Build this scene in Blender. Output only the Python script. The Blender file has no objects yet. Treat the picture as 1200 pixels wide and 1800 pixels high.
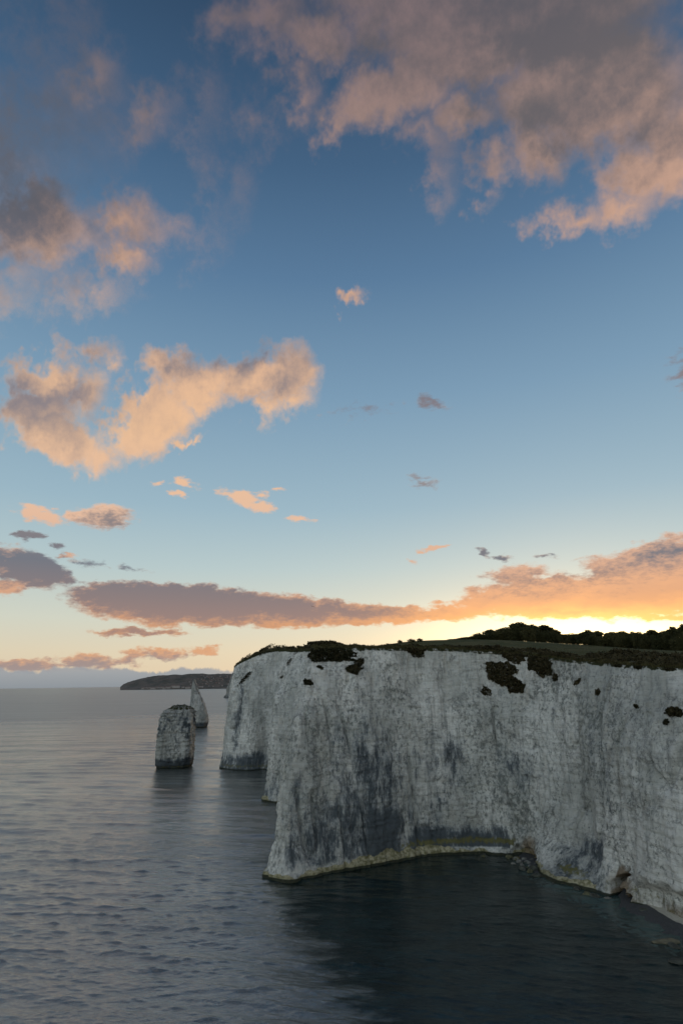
import bpy, bmesh, math, random
import numpy as np
from mathutils import Vector, Matrix
from mathutils.bvhtree import BVHTree

random.seed(7)
scene = bpy.context.scene
COL = scene.collection

# ------------------------------------------------------------------ camera
EYE = Vector((0.0, 0.0, 34.0))              # on the clifftop path, 34 m above the sea
PITCH = math.atan(301.5 / 1000.0)
ROLL = math.radians(-0.8)
_r0, _u0 = Vector((1, 0, 0)), Vector((0, -math.sin(PITCH), math.cos(PITCH)))
CAM_F = Vector((0, math.cos(PITCH), math.sin(PITCH)))
CAM_R = _r0 * math.cos(ROLL) + _u0 * math.sin(ROLL)
CAM_U = _u0 * math.cos(ROLL) - _r0 * math.sin(ROLL)
cam_data = bpy.data.cameras.new('camera')
cam_data.sensor_fit = 'VERTICAL'
cam_data.sensor_height = 36.0
cam_data.lens = 20.0
cam_data.clip_start = 0.5
cam_data.clip_end = 200000.0
cam = bpy.data.objects.new('camera', cam_data)
COL.objects.link(cam)
m = Matrix((CAM_R, CAM_U, -CAM_F)).transposed().to_4x4()
m.translation = EYE
cam.matrix_world = m
scene.camera = cam


def sight(x, y):
    """Direction of a bearing taken off the photograph (1200 x 1800)."""
    return (CAM_F + CAM_R * ((x - 600) / 1000.0) + CAM_U * ((900 - y) / 1000.0)).normalized()


def on_sea(x, y, z=0.0):
    d = sight(x, y)
    return EYE + d * ((z - EYE.z) / d.z)


def at_range(x, y, Y):
    d = sight(x, y)
    return EYE + d * (Y / d.y)


# ------------------------------------------------------------------ render settings
scene.render.engine = 'CYCLES'
cy = scene.cycles
cy.use_denoising = True
cy.max_bounces = 5
cy.diffuse_bounces = 3
cy.glossy_bounces = 3
cy.transmission_bounces = 2
cy.transparent_max_bounces = 8
cy.caustics_reflective = False
cy.caustics_refractive = False
cy.use_adaptive_sampling = True
cy.adaptive_threshold = 0.012
cy.adaptive_min_samples = 12
vs = scene.view_settings
vs.view_transform = 'Standard'
vs.look = 'None'
vs.exposure = 0.0
vs.gamma = 1.0
vs.use_curve_mapping = False

# ------------------------------------------------------------------ sun
SUN_AZ, SUN_EL = 21.8, 3.6                   # low, behind the clifftop trees
sd = Vector((math.sin(math.radians(SUN_AZ)) * math.cos(math.radians(SUN_EL)),
             math.cos(math.radians(SUN_AZ)) * math.cos(math.radians(SUN_EL)),
             math.sin(math.radians(SUN_EL))))
sun_data = bpy.data.lights.new('sun', 'SUN')
sun_data.energy = 0.7
sun_data.angle = math.radians(0.6)
sun_data.color = (1.0, 0.66, 0.36)
sun = bpy.data.objects.new('sun', sun_data)
COL.objects.link(sun)
sun.rotation_euler = (-sd).to_track_quat('-Z', 'Y').to_euler()
sun.location = sd * 400


# ------------------------------------------------------------------ node helper
def srgb(r, g, b):
    f = lambda c: c / 255 / 12.92 if c / 255 <= 0.04045 else ((c / 255 + 0.055) / 1.055) ** 2.4
    return (f(r), f(g), f(b), 1.0)


class NT:
    """Small shorthand for writing node trees as expressions."""

    def __init__(self, tree):
        self.t = tree

    def node(self, kind, **kw):
        n = self.t.nodes.new(kind)
        for k, v in kw.items():
            setattr(n, k, v)
        return n

    def put(self, sock, v):
        if isinstance(v, bpy.types.NodeSocket):
            self.t.links.new(v, sock)
        elif v is not None:
            sock.default_value = v

    def m(self, op, a, b=None, c=None, clamp=False):
        n = self.node('ShaderNodeMath', operation=op, use_clamp=clamp)
        self.put(n.inputs[0], a)
        if b is not None:
            self.put(n.inputs[1], b)
        if c is not None:
            self.put(n.inputs[2], c)
        return n.outputs[0]

    def add(self, a, b): return self.m('ADD', a, b)
    def sub(self, a, b): return self.m('SUBTRACT', a, b)
    def mul(self, a, b): return self.m('MULTIPLY', a, b)
    def mad(self, a, b, c): return self.m('MULTIPLY_ADD', a, b, c)

    def v(self, op, a, b=None, out=0):
        n = self.node('ShaderNodeVectorMath', operation=op)
        self.put(n.inputs[0], a)
        if b is not None:
            if op == 'SCALE':
                self.put(n.inputs['Scale'], b)
            else:
                self.put(n.inputs[1], b)
        return n.outputs[out]

    def sep(self, a):
        n = self.node('ShaderNodeSeparateXYZ')
        self.put(n.inputs[0], a)
        return n.outputs

    def comb(self, x, y, z=0.0):
        n = self.node('ShaderNodeCombineXYZ')
        for s, q in zip(n.inputs, (x, y, z)):
            self.put(s, q)
        return n.outputs[0]

    def noise(self, vec, scale, detail=2.0, rough=0.5, out='Fac', dist=0.0, lac=2.0):
        n = self.node('ShaderNodeTexNoise')
        self.put(n.inputs['Vector'], vec)
        self.put(n.inputs['Scale'], scale)
        n.inputs['Detail'].default_value = detail
        n.inputs['Roughness'].default_value = rough
        n.inputs['Lacunarity'].default_value = lac
        n.inputs['Distortion'].default_value = dist
        return n.outputs[out]

    def rng(self, v, a, b, c=0.0, d=1.0, kind='SMOOTHSTEP'):
        n = self.node('ShaderNodeMapRange', interpolation_type=kind)
        self.put(n.inputs[0], v)
        for i, q in enumerate((a, b, c, d)):
            self.put(n.inputs[i + 1], q)
        return n.outputs[0]

    def mix(self, f, a, b, mode='MIX'):
        n = self.node('ShaderNodeMix', data_type='RGBA', blend_type=mode)
        self.put(n.inputs[0], f)
        self.put(n.inputs[6], a)
        self.put(n.inputs[7], b)
        return n.outputs[2]

    def mapping(self, vec, scale=(1, 1, 1), loc=(0, 0, 0), rot=(0, 0, 0), kind='POINT'):
        n = self.node('ShaderNodeMapping', vector_type=kind)
        self.put(n.inputs[0], vec)
        n.inputs['Location'].default_value = loc
        n.inputs['Rotation'].default_value = rot
        n.inputs['Scale'].default_value = scale
        return n.outputs[0]

    def ramp(self, f, stops, kind='LINEAR'):
        n = self.node('ShaderNodeValToRGB')
        n.color_ramp.interpolation = kind
        e = n.color_ramp.elements
        while len(e) < len(stops):
            e.new(0.5)
        for q, (p, c) in zip(e, stops):
            q.position, q.color = p, c
        self.put(n.inputs[0], f)
        return n.outputs[0]


# ------------------------------------------------------------------ sky: dusk gradient, Nishita glow and cloud
# clouds as soft lobes: (azimuth, elevation, half width, half height, tilt, weight), all in degrees
CLOUDS_HIGH = [
    (20.33, 56.0, 27.45, 4.97, 170.1, 1.9), (31.23, 49.04, 14.72, 5.48, 162.8, 1.7), (34.39, 41.93, 6.58, 3.32, 171.8, 1.1), (27.24, 40.42, 4.33, 1.96, 164.4, 0.75),
    (31.66, 39.8, 4.25, 1.93, 168.2, 0.7), (7.68, 52.98, 10.34, 3.26, -170.8, 1.3), (0.7, 50.6, 3.39, 1.49, -167.9, 0.75), (-4.2, 52.86, 2.9, 1.94, -177.7, 0.62),
    (-14.81, 56.35, 5.6, 2.1, -176.7, 0.55), (-8.66, 57.23, 8.32, 2.14, -176.4, 0.85), (-1.47, 56.13, 8.74, 2.4, -179.6, 1.15), (10.62, 49.44, 4.38, 1.97, 169.2, 0.45),
    (12.37, 46.33, 1.81, 1.7, 176.9, 0.3), (19.3, 46.56, 3.76, 2.2, 174.5, 0.68), (17.93, 44.45, 1.73, 1.45, 81.7, 0.4), (16.24, 50.71, 7.07, 2.11, 171.6, 0.85),
    (24.92, 46.62, 5.64, 2.8, 166.3, 1.0), (37.56, 43.65, 4.6, 4.09, 138.8, 1.0), (-31.05, 50.87, 4.33, 2.54, -163.6, 0.55), (-36.02, 51.3, 3.91, 2.35, -160.3, 0.14),
    (-33.52, 48.82, 2.84, 1.98, -160.1, 0.16), (-22.79, 50.24, 3.86, 1.86, -174.9, 0.4), (-24.03, 48.03, 2.43, 1.1, -167.6, 0.28), (-17.98, 50.31, 1.69, 1.39, 97.3, 0.12),
    (-14.9, 44.74, 1.82, 1.29, 69.2, 0.08), (-36.26, 42.34, 10.2, 6.24, -157.2, 0.55), (-35.05, 46.0, 9.15, 4.11, -160.2, 0.32), (-33.31, 38.6, 10.28, 3.84, -165.8, 1.2),
    (-24.49, 41.57, 5.45, 2.52, 177.7, 0.85), (-24.05, 38.69, 3.12, 2.14, -178.5, 0.7), (-19.27, 42.33, 2.97, 0.96, 169.5, 0.2), (-34.92, 34.03, 3.4, 2.4, -156.8, 0.3),
    (-25.22, 34.64, 2.79, 1.25, -175.1, 0.22), (-28.78, 34.32, 4.29, 1.21, -166.0, 0.16), (-8.28, 50.96, 2.52, 0.7, -176.3, 0.08), (-30.45, 26.83, 3.52, 2.94, -168.8, 1.1),
    (-31.45, 23.86, 4.97, 2.69, -166.8, 1.2), (-28.23, 21.84, 5.62, 2.65, 175.4, 1.1), (-24.3, 20.98, 2.58, 2.11, 157.5, 0.7), (-26.22, 29.88, 3.77, 1.62, 173.8, 0.55),
    (-23.89, 28.89, 1.74, 1.63, 72.9, 0.5), (-19.81, 24.77, 5.33, 3.31, -144.1, 1.1), (-15.75, 28.45, 4.77, 3.3, -159.1, 1.05), (-17.37, 29.86, 4.76, 2.09, -172.5, 0.8),
    (-10.63, 29.86, 5.94, 2.78, -175.7, 1.0), (-5.9, 30.48, 4.35, 3.12, -177.2, 1.0), (-6.16, 27.75, 3.78, 2.09, -177.8, 0.6), (-8.65, 27.1, 2.48, 1.92, -175.9, 0.45),
    (-16.24, 23.09, 1.73, 0.71, -160.7, 0.55), (-33.28, 24.94, 2.88, 1.84, 96.8, 0.5), (0.89, 37.17, 1.73, 0.86, -172.4, 0.62), (-26.54, 26.36, 3.17, 2.99, 37.2, 0.6),
]
CLOUDS_LOW = [
    (-23.32, 15.36, 2.94, 1.48, -174.8, 1.0), (-28.89, 14.91, 2.15, 0.75, 171.3, 0.75), (-25.67, 15.28, 1.47, 0.62, -174.0, 0.55), (-29.65, 12.94, 1.26, 0.45, -174.0, 0.7),
    (-27.1, 12.28, 0.85, 0.36, -175.2, 0.55), (-28.79, 9.96, 3.75, 1.77, 169.8, 1.3), (-31.11, 10.65, 3.02, 1.67, -175.8, 1.1), (-30.59, 8.49, 2.98, 0.89, -158.7, 0.7),
    (-26.4, 11.57, 0.85, 0.36, -175.8, 0.55), (-24.7, 11.03, 1.67, 0.46, 167.9, 0.32), (-20.56, 10.71, 1.24, 0.37, 170.4, 0.4), (-10.42, 18.01, 2.56, 0.91, 165.1, 0.75),
    (-8.22, 17.29, 1.77, 0.68, -178.4, 0.65), (-8.38, 18.54, 0.83, 0.45, -178.2, 0.35), (-16.94, 18.08, 0.94, 0.44, -175.6, 0.6), (-16.36, 19.34, 1.07, 0.55, 174.9, 0.6),
    (-18.74, 19.03, 0.82, 0.49, -174.6, 0.4), (-15.37, 18.86, 1.36, 0.44, -176.0, 0.3), (-4.65, 16.1, 1.66, 0.34, 175.7, 0.5), (-6.6, 18.92, 0.72, 0.28, -178.7, 0.35),
    (9.37, 12.82, 1.6, 0.39, -171.0, 0.65), (7.98, 12.6, 1.04, 0.34, -174.6, 0.5), (7.01, 11.74, 0.69, 0.28, 178.0, 0.3), (14.26, 12.03, 0.93, 0.5, 156.3, 0.65),
    (15.97, 11.53, 1.08, 0.27, 176.1, 0.4), (19.93, 11.33, 1.55, 0.27, 175.2, 0.4), (8.61, 19.49, 1.66, 0.74, 159.8, 0.42), (9.92, 27.28, 2.3, 0.84, 151.0, 0.45),
    (2.69, 26.92, 3.47, 0.72, -177.5, 0.16), (33.99, 25.91, 2.13, 0.92, 79.7, 0.35), (-15.18, 7.52, 12.02, 2.15, 177.1, 2.2), (-21.94, 8.16, 4.25, 1.24, 173.7, 1.5),
    (-6.93, 7.01, 8.98, 1.88, 177.1, 1.9), (0.43, 6.62, 7.95, 1.22, 178.2, 1.4), (5.51, 6.41, 5.06, 0.99, 178.6, 1.2), (-11.35, 6.49, 12.02, 1.09, -179.5, 1.1),
    (-20.52, 6.28, 4.79, 0.67, 173.2, 0.55), (-17.17, 5.77, 4.14, 0.53, -179.1, 0.45), (-19.39, 4.85, 5.62, 0.41, -179.2, 0.75), (26.9, 7.26, 9.18, 2.29, -178.7, 1.8),
    (19.66, 7.61, 8.15, 2.1, -179.1, 1.5), (14.41, 7.47, 4.86, 1.5, -170.4, 1.1), (29.58, 10.01, 5.6, 1.96, -174.7, 1.5), (26.07, 9.62, 3.52, 1.74, 175.4, 0.9),
    (17.29, 9.69, 3.97, 1.29, -178.4, 0.7), (9.97, 6.45, 6.6, 0.82, 178.1, 0.95), (21.5, 6.14, 12.78, 0.88, 176.8, 1.1), (12.85, 8.31, 1.65, 0.76, -162.4, 0.5),
    (9.48, 7.45, 0.89, 0.28, 178.1, 0.4), (30.1, 5.06, 5.06, 0.48, 174.0, 0.7), (30.74, 11.62, 2.67, 0.78, -170.4, 0.6), (-13.6, 3.21, 1.69, 0.63, 179.5, 0.8),
    (-16.96, 2.9, 1.94, 0.67, 179.5, 0.8), (-19.46, 2.74, 2.23, 0.66, 179.7, 0.8), (-23.75, 2.33, 2.57, 0.74, 179.6, 0.8), (-21.35, 2.03, 2.89, 0.6, 179.7, 0.6),
    (-27.76, 1.83, 3.92, 0.76, 179.8, 0.8), (-30.3, 1.83, 2.49, 0.55, 179.8, 0.7),
]
SHADE_HIGH = [
    (27.42, 53.43, 16.88, 3.76, 165.8, 1.0), (19.86, 51.06, 8.26, 3.37, 169.9, 0.55), (27.24, 48.25, 7.41, 3.82, 165.1, 0.8), (2.54, 56.77, 12.8, 2.02, 178.6, 0.3),
    (35.52, 47.6, 5.42, 2.89, 159.1, 0.45), (36.16, 51.09, 7.78, 2.7, 159.9, 0.7), (-36.46, 38.88, 13.76, 5.72, -159.5, 1.1), (-30.69, 38.92, 7.59, 3.89, -162.8, 0.6),
    (-36.35, 44.75, 14.57, 8.27, -158.1, 1.6), (-30.9, 24.98, 6.26, 2.05, -167.5, 1.25), (-32.67, 24.1, 4.18, 2.89, -164.2, 1.0), (-27.05, 26.26, 2.98, 1.57, 145.7, 0.85),
    (-9.43, 31.33, 7.62, 1.06, -176.4, 0.35), (-6.21, 29.93, 3.19, 1.3, -177.8, 0.3), (-25.83, 29.04, 2.63, 1.53, 174.6, 0.35), (-33.26, 50.03, 6.92, 4.23, -161.6, 0.4),
    (-29.66, 23.22, 4.37, 1.5, -168.8, 0.5),
]
SHADE_LOW = [
    (-15.73, 7.72, 13.3, 2.15, 177.2, 2.0), (-5.81, 7.17, 8.47, 1.44, 176.0, 1.4), (1.0, 6.78, 6.82, 0.78, 179.1, 0.8), (-28.81, 10.1, 5.03, 2.16, 170.2, 1.6),
    (8.61, 19.49, 2.37, 1.14, 159.8, 1.2), (9.92, 27.28, 3.03, 1.39, 151.6, 1.2), (2.69, 26.92, 6.31, 1.66, 178.2, 1.2), (33.99, 25.91, 3.31, 1.83, 80.6, 1.2),
    (-29.65, 12.94, 1.8, 0.8, -174.2, 1.3), (-27.1, 12.28, 1.41, 0.72, -175.4, 1.2), (-22.88, 15.02, 2.65, 1.06, -174.9, 0.75), (31.02, 10.69, 4.81, 1.26, -175.6, 0.7),
    (24.86, 9.47, 9.64, 0.92, -176.6, 0.35), (16.71, 9.19, 6.35, 0.76, 176.5, 0.25), (14.26, 12.03, 1.65, 0.77, 176.6, 1.1), (19.93, 11.33, 2.07, 0.54, 175.3, 0.8),
    (-20.56, 10.71, 1.74, 0.64, -177.2, 1.1), (-24.21, 11.06, 2.44, 0.83, -176.3, 1.1), (-19.13, 4.8, 4.53, 0.52, -179.2, 0.8), (-23.71, 1.93, 7.45, 0.78, 179.9, 0.8),
    (-16.92, 2.44, 6.11, 0.62, 179.9, 0.75), (-28.58, 1.55, 5.14, 0.94, 179.7, 0.9), (15.86, 11.54, 1.62, 0.55, 176.2, 0.8),
]


def build_world():
    w = bpy.data.worlds.new('World')
    scene.world = w
    w.use_nodes = True
    t = w.node_tree
    t.nodes.clear()
    N = NT(t)
    out = N.node('ShaderNodeOutputWorld')
    d = N.v('NORMALIZE', N.node('ShaderNodeTexCoord').outputs['Generated'])
    dx, dy, dz = N.sep(d)
    el = N.mul(N.m('ARCSINE', dz), 57.29578)
    az = N.mul(N.m('ARCTAN2', dx, dy), 57.29578)
    sunang = N.mul(N.m('ARCCOSINE', N.v('DOT_PRODUCT', d, tuple(sd), out=1)), 57.29578)
    flat = Vector((sd.x, sd.y, 0)).normalized()
    toward = N.v('DOT_PRODUCT', d, tuple(flat), out=1)          # 1 towards the sunset, -1 away from it

    def bell(x, width):
        return N.m('POWER', 2.71828, N.mul(N.m('POWER', N.m('DIVIDE', x, width), 2.0), -1.0))

    # clear air
    up = N.m('MAXIMUM', el, 0.0)
    clear = N.ramp(N.m('DIVIDE', up, 90.0), [(p / 90, srgb(*c)) for p, c in SKY_STOPS])
    sky = N.node('ShaderNodeTexSky', sky_type='NISHITA')
    sky.sun_disc = False
    sky.sun_elevation = math.radians(SUN_EL)
    sky.sun_rotation = math.radians(SUN_AZ)
    sky.air_density = 1.0
    sky.dust_density = 0.6
    sky.ozone_density = 1.6
    base = N.v('ADD', clear, N.v('SCALE', sky.outputs[0], NISHITA))
    # the last light falls on the half of the sky behind the viewer
    away = N.rng(toward, 0.35, -1.0)
    base = N.v('ADD', base, N.v('SCALE', BACK_GLOW, N.mul(away, N.rng(el, 80.0, 5.0))))
    # afterglow lying along the horizon round the low sun
    daz = N.sub(az, SUN_AZ)
    band = N.mul(bell(N.sub(daz, 1.0), 11.0), bell(N.sub(el, 2.5), 3.1))
    base = N.v('ADD', base, N.v('SCALE', GLOW_WIDE, N.mul(bell(daz, 26.0), bell(N.sub(el, 1.0), 9.0))))
    base = N.v('ADD', base, N.v('SCALE', GLOW_NEAR, band))

    dl = N.mapping(d, scale=(1, 1, 2.2))
    wind = N.mapping(d, rot=(0, 0, math.radians(20)), scale=(1.0, 1.0, 0.75))
    half = (0.5, 0.5, 0.5)
    e60 = N.m('DIVIDE', up, 60.0)
    peach = N.ramp(e60, [(p / 60, srgb(*c)) for p, c in PEACH])
    grey = N.ramp(e60, [(p / 60, srgb(*c)) for p, c in GREY])

    def shader(col):
        bg = N.node('ShaderNodeBackground')
        N.put(bg.inputs[0], col)
        bg.inputs[1].default_value = 1.0
        return bg.outputs[0]

    def pick(cond, yes, no):
        n = N.node('ShaderNodeMixShader')
        N.put(n.inputs[0], cond)
        t.links.new(no, n.inputs[1])
        t.links.new(yes, n.inputs[2])
        return n.outputs[0]

    def near(table, box, grow, slack):
        a0, a1, e0, e1 = box
        keep = []
        for q in table:
            rot = math.radians(q[4])
            ex = math.hypot(q[2] * math.cos(rot), q[3] * math.sin(rot)) * grow + slack
            ey = math.hypot(q[2] * math.sin(rot), q[3] * math.cos(rot)) * grow + slack * 0.7
            if q[0] + ex > a0 and q[0] - ex < a1 and q[1] + ey > e0 and q[1] - ey < e1:
                keep.append(q)
        return keep

    def lobe_group(table, soft, first):
        """Soft union of elliptical lobes as a node group; the point is (azimuth, elevation, 1)."""
        g = bpy.data.node_groups.new('cloud_lobes', 'ShaderNodeTree')
        g.interface.new_socket('point', in_out='INPUT', socket_type='NodeSocketVector')
        g.interface.new_socket('so_far', in_out='INPUT', socket_type='NodeSocketFloat')
        g.interface.new_socket('field', in_out='OUTPUT', socket_type='NodeSocketFloat')
        G = NT(g)
        gi, go = G.node('NodeGroupInput'), G.node('NodeGroupOutput')
        p = gi.outputs[0]
        acc = None if first else gi.outputs[1]
        for (a, e, rx, ry, rot, wt) in table:
            c, s = math.cos(math.radians(rot)), math.sin(math.radians(rot))
            pp = p
            if acc is not None:                       # keeps the lobes evaluated one after another
                mn = G.node('ShaderNodeVectorMath', operation='MULTIPLY_ADD')
                G.put(mn.inputs[0], acc)
                mn.inputs[1].default_value = (1e-9, 1e-9, 0)
                G.put(mn.inputs[2], p)
                pp = mn.outputs[0]
            qx = G.v('DOT_PRODUCT', pp, (c / rx, s / rx, -(a * c + e * s) / rx), out=1)
            qy = G.v('DOT_PRODUCT', pp, (-s / ry, c / ry, (a * s - e * c) / ry), out=1)
            r = G.m('SQRT', G.mad(qy, qy, G.mul(qx, qx)))
            f = G.mad(r, -wt, wt)
            acc = f if acc is None else G.m('SMOOTH_MAX', acc, f, soft)
        g.links.new(acc, go.inputs[0])
        return g

    def lobes(p, table, soft):
        acc = None
        for i in range(0, len(table), 8):
            g = lobe_group(table[i:i + 8], soft, acc is None)
            n = N.node('ShaderNodeGroup', node_tree=g)
            N.put(n.inputs[0], p)
            if acc is not None:
                N.put(n.inputs[1], acc)
            acc = n.outputs[0]
        return acc

    def leaf(box, low_bank):
        col = base
        hi, lo = near(CLOUDS_HIGH, box, 1.35, 3.0), near(CLOUDS_LOW, box, 1.35, 1.5)
        shi, slo = near(SHADE_HIGH, box, 1.35, 3.0), near(SHADE_LOW, box, 1.35, 1.5)
        if hi:
            w1 = N.v('SUBTRACT', N.noise(d, 7.0, 1, 0.5, 'Color'), half)
            w2 = N.v('SUBTRACT', N.noise(wind, 30.0, 3, 0.62, 'Color'), half)
            p = N.v('ADD', N.v('ADD', N.comb(az, el, 1.0), N.v('MULTIPLY', w1, (6.0, 4.0, 0.0))), N.v('MULTIPLY', w2, (6.5, 4.5, 0.0)))
            n1 = N.noise(wind, 15.0, 10, 0.66)
            n2 = N.noise(N.v('ADD', wind, tuple(Vector((flat.x, flat.y, -0.6)).normalized() * 0.02)), 15.0, 4, 0.6)
            relief = N.sub(n1, n2)
            f = N.m('MAXIMUM', lobes(p, hi, 0.22), -0.8)
            dens = N.add(f, N.mul(N.sub(n1, 0.5), 1.35))
            a = N.mul(N.rng(dens, N.rng(el, 28.0, 44.0, -0.09, -0.17, 'LINEAR'), N.rng(el, 28.0, 44.0, 0.50, 0.86, 'LINEAR')), N.sub(1.0, N.rng(N.m('ABSOLUTE', az), 41, 50)))
            s = N.mul(N.sub(n1, 0.5), 0.5)
            if shi:
                s = N.add(s, N.m('MAXIMUM', lobes(p, shi, 0.45), -0.5))
            else:
                s = N.add(s, -0.5)
            # cloud standing between this point and the low sun throws it into shade
            to_sun = N.v('NORMALIZE', N.v('SUBTRACT', (SUN_AZ, SUN_EL, 0.0), N.comb(az, el, 0.0)))
            fs = N.m('MAXIMUM', lobes(N.v('ADD', p, N.v('MULTIPLY', to_sun, (2.6, 2.6, 0.0))), hi, 0.22), -0.4)
            s = N.add(N.mul(s, 0.85), N.mul(fs, 0.40))
            sh = N.rng(N.mad(relief, 2.2, s), -0.75, 1.25)
            col = N.mix(N.mul(a, 0.95), col, N.mix(sh, peach, grey))
        if lo:
            w3 = N.v('SUBTRACT', N.noise(dl, 26.0, 3, 0.62, 'Color'), half)
            p = N.v('ADD', N.comb(az, el, 1.0), N.v('MULTIPLY', w3, (3.6, 1.5, 0.0)))
            n1 = N.noise(dl, 40.0, 8, 0.62)
            n2 = N.noise(N.v('ADD', dl, tuple(Vector((flat.x, flat.y, -0.6)).normalized() * 0.007)), 40.0, 4, 0.6)
            f = N.m('MAXIMUM', lobes(p, lo, 0.1), -0.8)
            dens = N.add(f, N.mul(N.sub(n1, 0.5), 1.1))
            a = N.mul(N.rng(dens, -0.02, 0.42), N.sub(1.0, N.rng(N.m('ABSOLUTE', az), 41, 50)))
            s = N.mul(N.sub(n1, 0.5), 0.6)
            if slo:
                s = N.add(s, N.m('MAXIMUM', lobes(p, slo, 0.2), -0.5))
            else:
                s = N.add(s, -0.5)
            sh = N.rng(N.mad(N.sub(n1, n2), 1.5, s), -0.3, 0.8)
            c = N.mix(sh, peach, grey)
            thin = N.sub(1.0, N.mul(N.rng(dens, 0.4, 1.5), 0.5))
            c = N.v('ADD', c, N.v('SCALE', SUN_THROUGH, N.mul(N.mul(bell(daz, 15.0), bell(N.sub(el, 4.2), 3.6)), thin)))
            c = N.v('ADD', c, N.v('SCALE', (0.55, 0.34, 0.08), N.mul(N.mul(bell(daz, 11.0), bell(N.sub(el, 4.6), 1.7)), thin)))
            col = N.mix(N.mul(a, 0.96), col, c)
        if low_bank:
            top = N.add(N.mul(N.sub(N.noise(N.mapping(d, scale=(1, 1, 0.6)), 15.0, 7, 0.6), 0.5), 3.0), 1.7)
            hide = N.mul(N.rng(N.sub(top, el), -0.05, 0.22), N.sub(0.9, N.mul(N.rng(toward, 0.80, 0.95), 0.9)))
            bc = N.ramp(N.m('DIVIDE', up, 4.0), [(p / 4, srgb(*c)) for p, c in BANK])
            col = N.mix(hide, col, bc)
        return shader(col)

    # round the rest of the sky the same broken cloud goes on
    den = N.add(N.m('MAXIMUM', dz, 0.0), 0.35)
    gen = N.noise(N.comb(N.m('DIVIDE', dx, den), N.m('DIVIDE', dy, den), 0.0), 1.9, 6, 0.58)
    ag = N.mul(N.rng(gen, 0.5, 0.62), N.mul(N.rng(el, 2.0, 9.0), N.m('MAXIMUM', N.rng(N.m('ABSOLUTE', az), 50, 62), N.rng(el, 66.0, 76.0))))
    gcol = N.mix(N.mul(ag, 0.9), base, N.mix(N.mul(N.rng(gen, 0.6, 0.74), 0.6), peach, grey))
    gcol = N.mix(N.rng(el, -0.6, -2.5), gcol, srgb(70, 78, 86))
    rest = shader(gcol)

    lt = lambda a, b: N.m('LESS_THAN', a, b)
    low = pick(lt(az, -17), leaf((-50, -17, -3, 19), True),
               pick(lt(az, 6), leaf((-17, 6, -3, 19), True), leaf((6, 50, -3, 19), True)))
    mid = pick(lt(az, -1), leaf((-50, -1, 19, 34.5), False), leaf((-1, 50, 19, 34.5), False))
    high = pick(lt(az, -11), leaf((-50, -11, 34.5, 66), False), leaf((-11, 50, 34.5, 66), False))
    front = pick(lt(el, 19), low, pick(lt(el, 34.5), mid, high))
    inside = N.mul(lt(N.m('ABSOLUTE', az), 50), N.mul(lt(el, 66), N.m('GREATER_THAN', el, -2.6)))
    t.links.new(pick(inside, front, rest), out.inputs[0])
    w.cycles.sampling_method = 'MANUAL'
    w.cycles.sample_map_resolution = 512


NISHITA = 0.012
GLOW_WIDE = (0.30, 0.18, 0.06)
GLOW_NEAR = (2.3, 1.7, 0.75)
SUN_THROUGH = (0.72, 0.27, 0.0)
SKY_STOPS = [(0, (214, 194, 168)), (3, (216, 203, 178)), (6, (204, 206, 192)), (11, (178, 196, 198)), (17, (152, 179, 193)),
             (28, (120, 152, 177)), (39, (87, 120, 152)), (48, (65, 95, 126)), (59, (45, 69, 96)), (90, (34, 54, 80))]
PEACH = [(0, (235, 185, 145)), (5, (212, 152, 110)), (10, (220, 172, 142)), (16, (232, 190, 160)), (24, (238, 192, 150)), (30, (234, 188, 150)),
         (40, (205, 164, 140)), (48, (172, 142, 130)), (58, (138, 118, 118))]
GREY = [(0, (160, 150, 150)), (5, (162, 130, 120)), (8, (138, 122, 122)), (11, (114, 116, 126)), (17, (150, 134, 130)), (25, (138, 128, 132)),
        (33, (104, 108, 122)), (40, (96, 95, 102)), (50, (106, 100, 102)), (59, (90, 89, 97))]
BANK = [(0.0, (130, 142, 153)), (1.2, (150, 157, 164)), (2.4, (176, 168, 164)), (4.0, (205, 184, 166))]
BACK_GLOW = (0.54, 0.585, 0.575)
build_world()


# ------------------------------------------------------------------ numeric noise
_P = np.random.RandomState(11).permutation(512).astype(np.int64)
_P = np.concatenate([_P, _P, _P])
_G = np.random.RandomState(3).normal(size=(512, 3))
_G /= np.linalg.norm(_G, axis=1)[:, None]


def perlin(x, y, z):
    x, y, z = np.broadcast_arrays(np.asarray(x, float), np.asarray(y, float), np.asarray(z, float))
    xi, yi, zi = np.floor(x).astype(np.int64), np.floor(y).astype(np.int64), np.floor(z).astype(np.int64)
    xf, yf, zf = x - xi, y - yi, z - zi
    u, v, w = (q * q * q * (q * (q * 6 - 15) + 10) for q in (xf, yf, zf))
    tot = 0.0
    for i in (0, 1):
        wx = u if i else 1 - u
        a = _P[(xi + i) & 511]
        for j in (0, 1):
            wy = v if j else 1 - v
            b = _P[(a + yi + j) & 511]
            for k in (0, 1):
                g = _G[_P[(b + zi + k) & 511]]
                tot = tot + wx * wy * (w if k else 1 - w) * (g[..., 0] * (xf - i) + g[..., 1] * (yf - j) + g[..., 2] * (zf - k))
    return tot * 1.5


def fbm(x, y, z, octs=4, rough=0.5):
    t, a = 0.0, 1.0
    for o in range(octs):
        t = t + a * perlin(np.asarray(x) * 2 ** o + 17 * o, np.asarray(y) * 2 ** o - 9 * o, np.asarray(z) * 2 ** o + 5 * o)
        a *= rough
    return t


def sstep(x, a, b):
    q = np.clip((np.asarray(x, float) - a) / (b - a), 0, 1)
    return q * q * (3 - 2 * q)


# ------------------------------------------------------------------ object helpers
def tag(o, label=None, cat=None, group=None, kind=None):
    for k, v in (('label', label), ('category', cat), ('group', group), ('kind', kind)):
        if v:
            o[k] = v
    return o


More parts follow.
